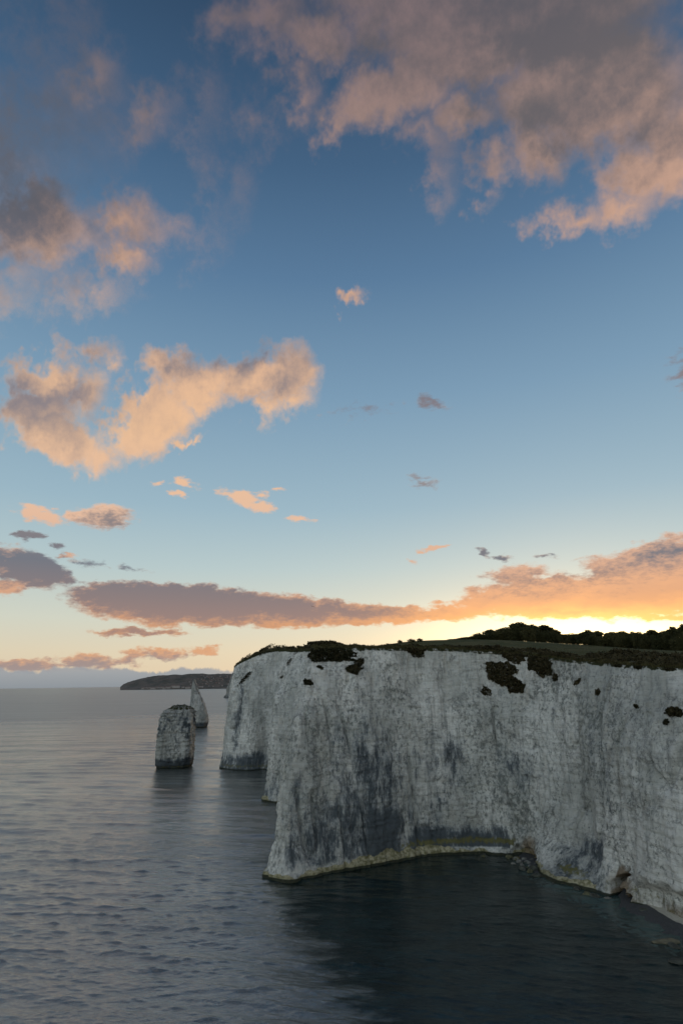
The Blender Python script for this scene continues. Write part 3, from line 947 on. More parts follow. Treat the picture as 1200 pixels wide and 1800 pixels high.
# ------------------------------------------------------------------ sea
def build_sea():
    ang = np.concatenate([np.radians(np.linspace(-180, -35, 36, endpoint=False)),
                          np.radians(np.linspace(-35, 35, 780, endpoint=False)),
                          np.radians(np.linspace(35, 180, 36))])
    dep = np.concatenate([np.linspace(60, 27, 16, endpoint=False), np.linspace(27, 5.5, 640, endpoint=False),
                          np.linspace(5.5, 1.2, 150, endpoint=False), np.geomspace(1.2, 0.03, 50)])
    r = EYE.z / np.tan(np.radians(dep))
    Rr, A = np.meshgrid(r, ang, indexing='ij')
    X, Y = Rr * np.sin(A), Rr * np.cos(A)
    dr = np.gradient(r)[:, None] * np.ones_like(X)
    rs = np.random.RandomState(21)
    Z = np.zeros_like(X)
    # distance to the cliff foot: the bay lies in the lee
    fp = FOOT[::25]
    sel = Rr < 700
    dist = np.full(X.shape, 900.0)
    dd = np.full(sel.sum(), 900.0)
    xs, ys = X[sel], Y[sel]
    for q in fp:
        dd = np.minimum(dd, np.hypot(xs - q[0], ys - q[1]))
    dist[sel] = dd
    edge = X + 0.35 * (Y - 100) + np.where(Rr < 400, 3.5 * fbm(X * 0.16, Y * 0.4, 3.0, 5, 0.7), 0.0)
    east = sstep(edge, -14.5, -2) * sstep(Y, 150, 120)  # follows the edge of the cliff's reflection, darkening the bay's colour
    calm_reflect = np.clip(np.maximum(0.75 * east, 0.12 * sstep(dist, 14, 2)), 0, 1)
    big = slice(0, int(np.searchsorted(r, 1600)))        # beyond this the chop is finer than the mesh
    Xs, Ys, drs = X[big], Y[big], np.maximum(dr[big], Rr[big] * 0.0016)
    wob = [perlin(Xs * 0.02 + 7 * i, Ys * 0.02, 0.5) for i in range(5)]
    gust = [0.75 + 0.8 * perlin(Xs * 0.014 + 3 * i, Ys * 0.014, 4.0) for i in range(5)]
    lee = 1 - 0.55 * calm_reflect[big]
    Zl, Zs = np.zeros_like(Xs), np.zeros_like(Xs)
    for i in range(130):
        L = 0.55 * (14 / 0.55) ** rs.rand()
        th = math.radians(-98) + rs.normal() * (0.24 if L < 3 else 0.17)
        kx, ky = 2 * math.pi / L * math.cos(th), 2 * math.pi / L * math.sin(th)
        q = kx * Xs + ky * Ys + rs.rand() * 6.28 + 1.1 * wob[i % 5]
        hgt = (0.0052 * L ** 0.80) * sstep(L / drs, 2.0, 4.0) * gust[(i * 3) % 5] * np.sin(q)
        if L > 4.5:
            Zl += 0.75 * hgt
        else:
            Zs += hgt
    sg = Zs[:600].std()
    Zs = sg / 0.3 * (np.exp(np.clip(0.3 * Zs / sg, -2, 1.2)) - 1) + Zl          # peaked crests, flat troughs
    Z[big] = Zs * lee
    sh = sstep(dist, 17, 3) * sstep(X, 24, 40) * sstep(Y, 160, 120)
    sh += 0.25 * sstep(dist, 9, 2) * sstep(X, -5, 20) * sstep(Y, 160, 120)
    nr, nc = X.shape
    f = grid_faces(nr, nc)
    o = mesh_np('sea', np.stack([X, Y, Z], -1).reshape(-1, 3), f[:, ::-1].copy(), WATER, attrs={'calm_reflect': calm_reflect, 'shallow': sh})
    tag(o, 'ruffled grey sea reaching to the horizon', None, None, 'structure')


build_sea()


# ------------------------------------------------------------------ sea stacks
def build_stack(name, rows, Y, depth, label, seed, lichen):
    """rows: (sight y, sight x left, sight x right) from top to waterline; Y is how far off it stands."""
    zs, cx, hw = [], [], []
    for (py, xl, xr) in rows:
        l, r = at_range(xl, py, Y + depth), at_range(xr, py, Y + depth)
        zs.append((l.z + r.z) / 2)
        cx.append((l.x + r.x) / 2)
        hw.append((r.x - l.x) / 2)
    zs, cx, hw = np.array(zs)[::-1], np.array(cx)[::-1], np.array(hw)[::-1]
    zs[0] = -1.2
    nz, na = 120, 150
    z = np.linspace(zs[0], zs[-1], nz)
    c = np.interp(z, zs, cx)
    h = np.interp(z, zs, hw)
    A = np.linspace(0, 2 * math.pi, na, endpoint=False)[None, :]
    p = 3.4
    ca, sa = np.cos(A), np.sin(A)
    rad = (np.abs(ca) ** p + np.abs(sa) ** p) ** (-1 / p)
    top = h[:, None] * rad
    X = c[:, None] + top * ca
    dk = depth * (0.35 + 0.65 * h / h.max())
    Yy = Y + depth + dk[:, None] * rad * sa
    Z = np.broadcast_to(z[:, None], X.shape).copy()
    s = seed * 13.7
    k = np.clip(h / 3.0, 0.1, 1)[:, None]
    d = 0.6 * fbm(X * 0.22 + s, Yy * 0.22, Z * 0.06, 4, 0.55) + 0.42 * np.floor(4 * fbm(X * 0.5 + s, Yy * 0.5, Z * 0.5, 2)) / 4
    d += 0.3 * fbm(X * 0.15, Yy * 0.15, Z * 1.1 + s, 3, 0.6)
    d -= 0.5 * sstep(Z, 1.6, 0.6) * sstep(Z, -1, 0)
    up_ = sstep(z, 0.62 * z[-1], z[-1])[:, None]
    d = d * (1 + 0.9 * up_) + up_ * 0.5 * fbm(X * 0.7 + s, Yy * 0.7, Z * 0.7, 3, 0.6)
    X = X + d * k * ca
    Yy = Yy + d * k * sa
    Z[-1] += 0.9 * fbm(X[-1] * 0.4, Yy[-1] * 0.4, 3.0 + s, 3) * k[-1]
    # close the crown
    ctr = np.array([[c[-1], Y + depth, z[-1] + 0.25]])
    ring = np.stack([X, Yy, Z], -1).reshape(-1, 3)
    mids = []
    for q in (0.72, 0.4):
        m_ = ring[-na:] * q + ctr * (1 - q)
        m_[:, 2] += 0.8 * fbm(m_[:, 0] * 0.5, m_[:, 1] * 0.5, s, 3) * k[-1]
        mids.append(m_)
    V = np.vstack([ring] + mids + [ctr])
    f = grid_faces(nz + 2, na, wrap=True).tolist()
    last = (nz + 1) * na
    f += [(last + i, last + (i + 1) % na, len(V) - 1) for i in range(na)]
    zz = V[:, 2]
    hi = zs[-1]
    n_ = fbm(V[:, 0] * 0.2, V[:, 1] * 0.2, zz * 0.1 + s, 3)
    att = {'stain': 0.7 * sstep(zz, 5.5, 2.5) + 0.25 + lichen * np.exp(-((zz - hi * 0.72) / (hi * 0.16)) ** 2) * (0.25 + 0.9 * fbm(V[:, 0] * 0.5, V[:, 1] * 0.5, zz * 0.5, 3)) + 0.35 * n_,
           'cream': 0 * zz, 'moss': 0.75 * np.exp(-((zz - 0.9) / 0.5) ** 2), 'brown_shade': 0 * zz, 'wet': sstep(zz, 1.0, 0.2),
           'turf': 0.60 * sstep(zz, hi - 2.6, hi - 0.4) * (lichen > 0)}
    root = empty(name, (float(c[0]), Y + depth, 0.0))
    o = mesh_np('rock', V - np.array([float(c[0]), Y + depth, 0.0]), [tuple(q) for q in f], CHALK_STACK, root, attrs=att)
    tag(root, label, 'sea stack')
    return root


build_stack('sea_stack',
            [(1242.5, 304, 329), (1244, 300, 334), (1249, 293, 337.5), (1254, 287, 339), (1264, 284, 340), (1280, 281.5, 341.5), (1300, 279, 340),
             (1325, 277.5, 339), (1346, 276.5, 336.5), (1352, 276.5, 336.5)], 263.0, 6.5,
            'broad flat-topped chalk stack with green crown standing in the sea', 1.0, 0.62)
build_stack('sea_stack',
            [(1194.5, 341.6, 342.6), (1199, 340.3, 343.8), (1206, 339, 346), (1216, 338, 349.5), (1226, 337, 354), (1236, 336, 358.3), (1247, 335.2, 362), (1258, 334.6, 364.6),
             (1268, 334, 364.8), (1278, 334, 363.5), (1281, 334, 363.5)], 506.0, 9.0,
            'pointed chalk pinnacle behind the broad stack', 2.0, 0.0)


# ------------------------------------------------------------------ distant cliff across the next bay
def build_far_cliff():
    Y0 = 1600.0
    sil = [(1227, 392.5), (1224, 393.5), (1221, 396.5), (1217, 398.5), (1212, 400), (1206, 402), (1198, 404), (1190, 406), (1182, 409), (1176, 413), (1170, 425), (1166, 450)]
    nz, nx = 60, 90
    ys = np.interp(np.linspace(0, 1, nz), np.linspace(0, 1, len(sil)), [s[0] for s in sil])
    xs = np.interp(np.linspace(0, 1, nz), np.linspace(0, 1, len(sil)), [s[1] for s in sil])
    V = np.zeros((nz, nx, 3))
    top = at_range(450, 1166, Y0).z
    for i in range(nz):
        p = at_range(xs[i], ys[i], Y0)
        zz = p.z if i else -3.0
        q = np.linspace(0, 1, nx)
        # front face runs right and slightly nearer, the tip turns away
        x = p.x + 420 * q ** 1.5
        y = Y0 + 60 * np.exp(-q * 14) + 40 * (i / nz) ** 2 - 60 * q
        x = x + p.x * (y - Y0) / Y0 * np.exp(-q * 10)
        V[i] = np.column_stack([x, y, np.full(nx, zz)])
    X, Yy, Z = V[..., 0], V[..., 1], V[..., 2]
    V[..., 1] -= 9 * fbm(X * 0.03, Yy * 0.03, Z * 0.01, 4, 0.6)
    V[..., 0] += 2.5 * fbm(X * 0.05, Yy * 0.05, Z * 0.06, 4, 0.6)
    back = V[-1].copy()
    back[:, 1] += 500
    back[:, 2] = top - 30
    W = np.concatenate([V, back[None]], 0)
    flat = W.reshape(-1, 3)
    z_ = np.zeros(len(flat))
    att = {k: z_ for k in ('cream', 'brown_shade', 'moss')}
    att['stain'] = 0.35 * sstep(flat[:, 2], 14, 3) + 0.2
    att['wet'] = sstep(flat[:, 2], 3, 0)
    att['turf'] = sstep(flat[:, 2], top - 8, top - 2)
    o = mesh_np('distant_cliff', flat, grid_faces(nz + 1, nx), CHALK_FAR, attrs=att)
    tag(o, 'distant grey cliff foot showing beyond the far buttress', None, None, 'structure')


build_far_cliff()


# ------------------------------------------------------------------ headland with the town
HEAD_Y0, HEAD_Y1 = 6000.0, 6900.0
_hc = [(212, 1207.5), (217, 1202.5), (225, 1199), (240, 1194.5), (255, 1190.8), (270, 1188.3), (288, 1187), (305, 1185.6), (318, 1186), (338, 1184), (352, 1184), (365, 1185),
       (385, 1184.6), (410, 1184.2), (460, 1182), (560, 1178), (700, 1176)]


def head_xy(px, k):
    """Point on the headland: px bearing, k from the shore (0) to the crest (1)."""
    crest = np.interp(px, [c[0] for c in _hc], [c[1] for c in _hc])
    Y = HEAD_Y0 + (HEAD_Y1 - HEAD_Y0) * k
    b = at_range(px, crest, HEAD_Y1)
    x = at_range(px, 1206.0, Y).x
    zc = max(b.z, 1.5)
    rise = sstep(k, 0.0, 1.0) * 0.62 + 0.38 * k
    rise = 0.06 * min(1, k * 30) + 0.94 * rise
    z = zc * float(rise) - (2.0 if k <= 0 else 0.0)
    return Vector((x, Y, z))


def build_headland():
    pxs = np.concatenate([np.arange(212, 260, 1.0), np.arange(260, 420, 2.0), np.arange(420, 700, 8.0)])
    ks = np.concatenate([[0.0, 0.004], np.linspace(0.03, 1, 36), [1.15, 1.5]])
    V = []
    for k in ks:
        for p in pxs:
            q = head_xy(p, min(k, 1.0))
            if k > 1:
                q.y = HEAD_Y0 + (HEAD_Y1 - HEAD_Y0) * k
                q.z = q.z * (1.0 if k < 1.2 else 0.6) - 4
            V.append(tuple(q))
    V = np.array(V)
    V[:, 2] += np.where(V[:, 2] > 6, 5.0, 0) * fbm(V[:, 0] * 0.012, V[:, 1] * 0.012, 0.0, 4, 0.6)
    mt, N, P = new_mat('heath')
    pos = N.node('ShaderNodeNewGeometry').outputs['Position']
    n = N.noise(N.mapping(pos, scale=(1, 0.5, 1)), 0.012, 6, 0.65)
    n2 = N.noise(pos, 0.05, 4, 0.7)
    col = N.mix(N.rng(n, 0.38, 0.62), (0.062, 0.060, 0.050, 1), (0.125, 0.102, 0.086, 1))
    col = N.mix(N.mul(N.rng(n2, 0.5, 0.7), 0.6), col, (0.035, 0.042, 0.030, 1))
    N.put(P.inputs['Base Color'], col)
    P.inputs['Roughness'].default_value = 1.0
    o = mesh_np('headland', V, grid_faces(len(ks), len(pxs)), mt)
    tag(o, 'far brown headland across the bay', None, None, 'structure')


build_headland()


def house_mesh(name, w, d, h, rh, wall, roof):
    v = [(-w, -d, -8), (w, -d, -8), (w, d, -8), (-w, d, -8), (-w, -d, h), (w, -d, h), (w, d, h), (-w, d, h),
         (-w * 1.05, -d * 1.1, h - .2), (w * 1.05, -d * 1.1, h - .2), (w * 1.05, d * 1.1, h - .2), (-w * 1.05, d * 1.1, h - .2), (-w * 1.05, 0, h + rh), (w * 1.05, 0, h + rh)]
    f = [(0, 1, 5, 4), (1, 2, 6, 5), (2, 3, 7, 6), (3, 0, 4, 7), (8, 9, 13, 12), (10, 11, 12, 13), (9, 10, 13), (11, 8, 12)]
    me = bpy.data.meshes.new(name)
    me.from_pydata(v, [], f)
    me.materials.append(wall)
    me.materials.append(roof)
    for p in me.polygons:
        p.material_index = 1 if p.index in (4, 5) else 0
    # window openings on the seaward front
    return me


HOUSE_WALL = plain_material('house_render', (0.27, 0.25, 0.24), 0.9, 0.15, 0.03)
HOUSE_BRICK = plain_material('house_brick', (0.18, 0.145, 0.13), 0.9, 0.15, 0.03)
HOUSE_ROOF = plain_material('roof_tile', (0.16, 0.115, 0.10), 0.9, 0.2, 0.03)
hm = [house_mesh('house', 8, 6, 9, 5, HOUSE_WALL, HOUSE_ROOF), house_mesh('house', 11, 6, 8, 5, HOUSE_BRICK, HOUSE_ROOF)]
rs = np.random.RandomState(8)
for i in range(64):
    px = rs.uniform(345, 409) if i > 14 else rs.uniform(330, 409)
    k = rs.uniform(0.12, 0.78)
    q = head_xy(px, k)
    o = bpy.data.objects.new('house', hm[i % 2])
    COL.objects.link(o)
    o.location = q
    o.rotation_euler.z = rs.uniform(-0.5, 0.5)
    s_ = rs.uniform(0.55, 0.95)
    o.scale = (s_, s_, s_)
    tag(o, 'small pale house in the hillside town on the far headland', 'house', 'hillside houses on the headland')
wm = [house_mesh('waterfront_building', 16, 7, 11, 4, HOUSE_WALL, HOUSE_ROOF), house_mesh('waterfront_building', 26, 8, 13, 4, HOUSE_WALL, HOUSE_ROOF)]
for i, px in enumerate((252, 257, 263, 270, 276, 283, 289, 296, 322, 331, 345, 353)):
    o = bpy.data.objects.new('waterfront_building', wm[i % 2])
    COL.objects.link(o)
    o.location = head_xy(px, 0.02 + 0.02 * (i % 3))
    tag(o, 'low pale building in the row along the headland shore', 'building', 'waterfront buildings on the headland')
root = empty('hotel', head_xy(309, 0.05))
for nm, mtl, wx, wz, dx_ in (('main_block', HOUSE_WALL, 44, 22, 0), ('wing', HOUSE_WALL, 26, 15, -62)):
    ob = mesh_np(nm, [(dx_ + sx * wx, sy * 9, sz) for sz in (-8, wz) for sx, sy in ((-1, -1), (1, -1), (1, 1), (-1, 1))],
                 [(0, 1, 5, 4), (1, 2, 6, 5), (2, 3, 7, 6), (3, 0, 4, 7), (4, 5, 6, 7)], mtl, root, smooth=False)
    mesh_np('roof', [(dx_ + sx * wx * 1.02, sy * 10, wz + .1) for sx, sy in ((-1, -1), (1, -1), (1, 1), (-1, 1))] + [(dx_ - wx * .85, 0, wz + 6), (dx_ + wx * .85, 0, wz + 6)],
            [(0, 1, 5, 4), (2, 3, 4, 5), (1, 2, 5), (3, 0, 4)], HOUSE_ROOF, root, smooth=False)
tag(root, 'largest pale building on the shore below the headland crest', 'building')


# ------------------------------------------------------------------ foliage
def tube(p0, p1, r0, r1, n=6):
    p0, p1 = Vector(p0), Vector(p1)
    a = (p1 - p0).normalized()
    b = a.orthogonal().normalized()
    c = a.cross(b)
    vs_ = []
    for p, r in ((p0, r0), (p1, r1)):
        for i in range(n):
            q = 2 * math.pi * i / n
            vs_.append(p + (b * math.cos(q) + c * math.sin(q)) * r)
    return vs_, [(i, (i + 1) % n, n + (i + 1) % n, n + i) for i in range(n)]


def leaf_cards(pts, size, rs):
    """A small bent leaf spray (two triangles) at each point, any way up."""
    n = len(pts)
    a = rs.normal(size=(n, 3))
    a /= np.linalg.norm(a, axis=1)[:, None]
    b = np.cross(a, rs.normal(size=(n, 3)))
    b /= np.linalg.norm(b, axis=1)[:, None]
    c = np.cross(a, b)
    s = (size * rs.uniform(0.6, 1.4, n))[:, None]
    v = np.stack([pts - a * s, pts + b * s * 0.55 + c * s * 0.2, pts + a * s, pts - b * s * 0.55 + c * s * 0.2], 1).reshape(-1, 3)
    f = np.arange(4 * n).reshape(-1, 4)
    return v, f


def tree_meshes(seed, h, w, lean):
    rs = np.random.RandomState(seed)
    vs_, fs_ = [], []

    def add(p0, p1, r0, r1):
        v, f = tube(p0, p1, r0, r1)
        o_ = len(vs_)
        vs_.extend(v)
        fs_.extend([tuple(i + o_ for i in q) for q in f])

    fork = Vector((lean * 0.3 * h, 0, h * 0.36))
    add((0, 0, -1.0), fork * 0.55, 0.045 * h, 0.035 * h)
    add(fork * 0.55, fork, 0.035 * h, 0.026 * h)
    centres = []
    nb = rs.randint(8, 12)
    for i in range(nb):
        a = 2 * math.pi * i / nb + rs.uniform(-.4, .4)
        r = w * rs.uniform(0.25, 0.85)
        tip = Vector((math.cos(a) * r + lean * h * 0.6, math.sin(a) * r, h * (0.92 - 0.62 * (r / w) ** 1.6 * rs.uniform(0.6, 1.1)) - 0.06 * h))
        midp = fork.lerp(tip, 0.5) + Vector((0, 0, h * 0.05))
        add(fork, midp, 0.018 * h, 0.011 * h)
        add(midp, tip, 0.011 * h, 0.004 * h)
        centres.append((tip, w * rs.uniform(0.24, 0.40)))
        centres.append((Vector((tip.x * 0.85, tip.y * 0.85, h * rs.uniform(0.16, 0.36))), w * rs.uniform(0.3, 0.42)))
        if rs.rand() < 0.7:
            centres.append((midp.lerp(tip, 0.6) + Vector(rs.normal(size=3) * 0.07 * h), w * rs.uniform(0.2, 0.34)))
    centres.append((Vector((lean * h * 0.6, 0, h * 0.86)), w * 0.36))
    pts = []
    for c, r in centres:
        n = int(60 + 260 * (r / w))
        q = rs.normal(size=(n, 3))
        q /= np.linalg.norm(q, axis=1)[:, None]
        q *= (r * rs.uniform(0.35, 1.0, n) ** 0.6)[:, None]
        q[:, 2] *= 0.72
        pts.append(np.array(c) + q)
    pts = np.vstack(pts)
    pts[:, 2] = np.minimum(pts[:, 2], h)
    tv, tf = np.array([tuple(v) for v in vs_]), fs_
    lv, lf = leaf_cards(pts, 0.042 * h, rs)
    t_ = bpy.data.meshes.new('trunk')
    t_.from_pydata([tuple(v) for v in tv], [], tf)
    t_.materials.append(BARK)
    c_ = bpy.data.meshes.new('crown')
    c_.from_pydata([tuple(v) for v in lv], [], [tuple(int(i) for i in f) for f in lf])
    c_.materials.append(TREE_LEAF)
    return t_, c_


VARIANTS = [tree_meshes(40 + i, 10.0, (4.2, 4.8, 3.6, 5.2, 4.4, 5.6)[i], (0.05, 0.12, 0.02, 0.16, 0.08, -0.04)[i]) for i in range(6)]
BUSHES = [tree_meshes(80 + i, 10.0, (8.5, 10.0, 7.5)[i], 0.05) for i in range(3)]


def base_line(px):
    return (float(np.interp(px, [760, 787, 980, 1100, 1200, 1300], [1128.3, 1128.5, 1131, 1139, 1145, 1150])),
            float(np.interp(px, [760, 787, 980, 1100, 1200, 1300], [227, 225, 215, 195, 170, 150])))


def plant(name, variant, px, top_px, width_px, back, label, cat, group, rot):
    yb, Y = base_line(px)
    Y += back
    b = at_range(px, yb, Y)
    z0 = float(land_z(b.x, b.y))
    zt = at_range(px, top_px, Y).z
    h = max(zt - z0, 1.0)
    mid = (at_range(px + width_px / 2, yb, Y) - at_range(px - width_px / 2, yb, Y)).length / 2
    t_, c_ = variant
    w0 = max(abs(v.co.x) for v in c_.vertices)
    root = empty(name, (b.x, b.y, z0 - 0.1))
    sxy = mid / w0 * 1.12
    root.scale = (sxy, sxy, h / 8.7)
    root.rotation_euler.z = rot
    for nm, me in (('trunk', t_), ('crown', c_)):
        o = bpy.data.objects.new(nm, me)
        COL.objects.link(o)
        o.parent = root
    tag(root, label, cat, group)
    return root


TREES = [  # bearing, top, width, label
    (846, 1116, 34, 'low wind-clipped tree at the left end of the clifftop wood'),
    (864, 1108.5, 30, 'small open tree standing up left of the tallest clifftop trees'),
    (889, 1105, 40, 'sloping-topped tree just left of the tallest clifftop tree'),
    (913, 1097, 44, 'tallest round-headed tree on the clifftop skyline'),
    (935, 1101, 38, 'dense tree right beside the tallest clifftop tree'),
    (957, 1101, 44, 'broad flat-headed tree left of the bright gap in the wood'),
    (975, 1108, 30, 'tree sloping down into the bright gap above the cliff'),
    (996, 1116, 34, 'low tree inside the bright gap of the clifftop wood'),
    (1014, 1116, 32, 'low tree at the right side of the bright gap'),
    (1034, 1109.5, 38, 'rounded tree just right of the bright gap'),
    (1053, 1111.5, 34, 'tree with level crown, second right of the bright gap'),
    (1076, 1113, 34, 'even-topped tree in the middle of the right-hand wood'),
    (1094, 1112, 32, 'tree with a thin crown before the low sun'),
    (1112, 1113, 32, 'sparse tree with sun showing through its crown'),
    (1130, 1116, 28, 'short tree left of the spreading tree on the right'),
    (1148, 1109.5, 38, 'spreading tree with feathery crown near the right edge'),
    (1168, 1112, 30, 'tree in the dip before the right-edge trees'),
    (1186, 1105, 40, 'tall dark tree beside the right edge of the skyline'),
    (1207, 1101, 46, 'tallest tree at the right-hand edge of the view'),
]
rs = np.random.RandomState(5)
for i, (px, ty, wd, lab) in enumerate(TREES):
    plant('tree', VARIANTS[(i * 5 + i // 3) % 6], px, ty, wd, 7 + 5 * (i % 3), lab, 'tree', 'clifftop wood', rs.uniform(-0.5, 0.5))
for i, px in enumerate(np.arange(797, 1222, 11.0)):
    yb, Y = base_line(px)
    hgt = np.interp(px, [795, 815, 850, 900, 980, 1010, 1200], [5, 9, 15, 24, 17, 17, 27]) * rs.uniform(0.8, 1.15)
    plant('bush', BUSHES[i % 3], px, yb - hgt, 30, 1.5 * (i % 3), 'dark bush in the hedge along the foot of the clifftop wood', 'bush', 'hedge under the clifftop wood', rs.uniform(0, 6))
for px, ty, wd, lab in ((702, 1126.5, 10, 'leftmost of the small bushes on the clifftop skyline'), (722, 1125.5, 16, 'middle bush of three on the clifftop skyline'),
                        (737, 1126.5, 12, 'right one of three small bushes on the clifftop skyline')):
    p = at_range(px, 1130, 185)
    root = plant('bush', BUSHES[1], px, ty, wd, -38, lab, 'bush', None, 1.0)


def scatter_strip(name, lo, hi, depth0, depth1, n, size, hgt, mat, label, seed):
    """Leaf sprays over the strip behind the rim between two stations of the cliff line."""
    rs_ = np.random.RandomState(seed)
    idx = np.where((RIM_U >= lo) & (RIM_U <= hi))[0]
    seg = np.linalg.norm(np.diff(RIM[idx, :2], axis=0), axis=1)
    cum = np.concatenate([[0], np.cumsum(seg)])
    s = rs_.uniform(0, cum[-1], n)
    j = np.clip(np.searchsorted(cum, s), 0, len(idx) - 1)
    base = RIM[idx[j]]
    nn = RIM_N[idx[j]]
    dpt = depth0 + (depth1 - depth0) * rs_.rand(n)
    p = base[:, :2] - nn * dpt[:, None]
    clump = fbm(p[:, 0] * 0.22, p[:, 1] * 0.22, seed, 4, 0.6)
    keep = clump > -0.25
    p, clump = p[keep], clump[keep]
    z = land_z(p[:, 0], p[:, 1])
    hh = hgt * np.clip(0.45 + 1.1 * clump, 0.1, 1.4)
    pts = np.column_stack([p, z + hh * rs_.rand(len(p)) ** 0.7])
    v, f = leaf_cards(pts, size, rs_)
    o = mesh_np(name, v, f, mat, smooth=False)
    tag(o, label, None, None, 'stuff')
    return o


scatter_strip('clifftop_scrub', 3.2, 7.2, 0.3, 17, 24000, 0.32, 1.1, SCRUB, 'dark bracken and gorse between the right-hand wood and the cliff edge', 3)
scatter_strip('clifftop_scrub', 7.0, 9.7, 0.3, 7, 12000, 0.28, 0.9, SCRUB, 'dark hedge of bracken between the green field and the cliff edge', 13)
scatter_strip('clifftop_scrub', 9.4, 15.5, 0.6, 9, 12000, 0.26, 0.75, SCRUB, 'dark bracken along the promontory edge', 6)
scatter_strip('clifftop_scrub', 18.5, 29.0, 0.4, 9, 14000, 0.34, 1.2, SCRUB, 'dark bracken on the two far buttresses', 9)


def grass_fringe():
    rs_ = np.random.RandomState(17)
    n = 36000
    idx = np.where(((RIM_U > 3.2) & (RIM_U < 15.6)) | ((RIM_U > 19) & (RIM_U < 28.6)))[0]
    j = idx[rs_.randint(0, len(idx), n)]
    off = rs_.gamma(1.5, 0.9, n) - 0.15
    p = RIM[j, :2] - RIM_N[j] * off[:, None]
    z = np.where(off < 0.4, np.minimum(land_z(p[:, 0], p[:, 1]), RIM[j, 2] + 0.1), land_z(p[:, 0], p[:, 1]))
    h = rs_.uniform(0.18, 0.65, n)
    a = rs_.uniform(0, 6.28, n)
    wv = np.stack([np.cos(a), np.sin(a)], 1) * 0.035
    ln = rs_.normal(size=(n, 2)) * 0.16
    v = np.stack([np.column_stack([p - wv, z - 0.05]), np.column_stack([p + wv, z - 0.05]), np.column_stack([p + ln, z + h])], 1).reshape(-1, 3)
    o = mesh_np('grass', v, np.arange(3 * n).reshape(-1, 3), GRASS, smooth=False)
    tag(o, 'long wind-blown grass fringing the cliff edge', None, None, 'stuff')


grass_fringe()


# ------------------------------------------------------------------ shrubs and ivy hanging on the cliff face
def cliff_shrub(cx, cy_, rx, ry, rot, label, seed, spread=0.55):
    rs_ = np.random.RandomState(seed)
    c, s = math.cos(math.radians(rot)), math.sin(math.radians(rot))
    pts, hit0 = [], None
    n = int(min(4200, 140 + rx * ry * 5.2))
    for i in range(n):
        a = rs_.uniform(0, 2 * math.pi)
        q = math.sqrt(rs_.rand())
        lim = 1.0 + 0.55 * float(perlin(math.cos(a) * 1.3 + seed, math.sin(a) * 1.3, 0.5)) + 0.35 * float(perlin(math.cos(a) * 3.7 + seed, math.sin(a) * 3.7, 2.5))
        u, v = 0.97 * q * rx * lim * math.cos(a), 0.97 * q * ry * lim * math.sin(a)
        dvec = sight(cx + u * c - v * s, cy_ + u * s + v * c)
        loc, nrm, _i, dist = CLIFF_BVH.ray_cast(EYE, dvec)
        if loc is None:
            continue
        if hit0 is None:
            hit0 = loc.copy()
        if abs(dist - (hit0 - EYE).length) > 9:
            continue
        if nrm.dot(dvec) > 0:
            nrm = -nrm
        bulge = spread * (1 - q * q * 0.8)
        pts.append(loc + nrm * (rs_.uniform(-0.05, 1.0) * bulge) + Vector((0, 0, -0.15 * rs_.rand())))
    if hit0 is None or len(pts) < 8:
        return None
    P_ = np.array([tuple(p) for p in pts])
    o0 = P_.mean(0)
    v, f = leaf_cards(P_ - o0, 0.27 if rx > 12 else 0.19, rs_)
    root = empty('cliff_shrub', tuple(o0))
    mesh_np('foliage', v, f, SCRUB, root, smooth=False)
    # woody stems lying against the rock
    tv, tf = [], []
    for i in range(1):
        a_, b_ = Vector(P_[rs_.randint(len(P_))] - o0), Vector(P_[rs_.randint(len(P_))] - o0)
        vv, ff = tube(a_, a_.lerp(b_, 0.6), 0.05, 0.02, 5)
        k_ = len(tv)
        tv.extend(vv)
        tf.extend([tuple(q + k_ for q in g) for g in ff])
    mesh_np('stem', [tuple(q) for q in tv], tf, BARK, root)
    tag(root, label, 'shrub')
    return root


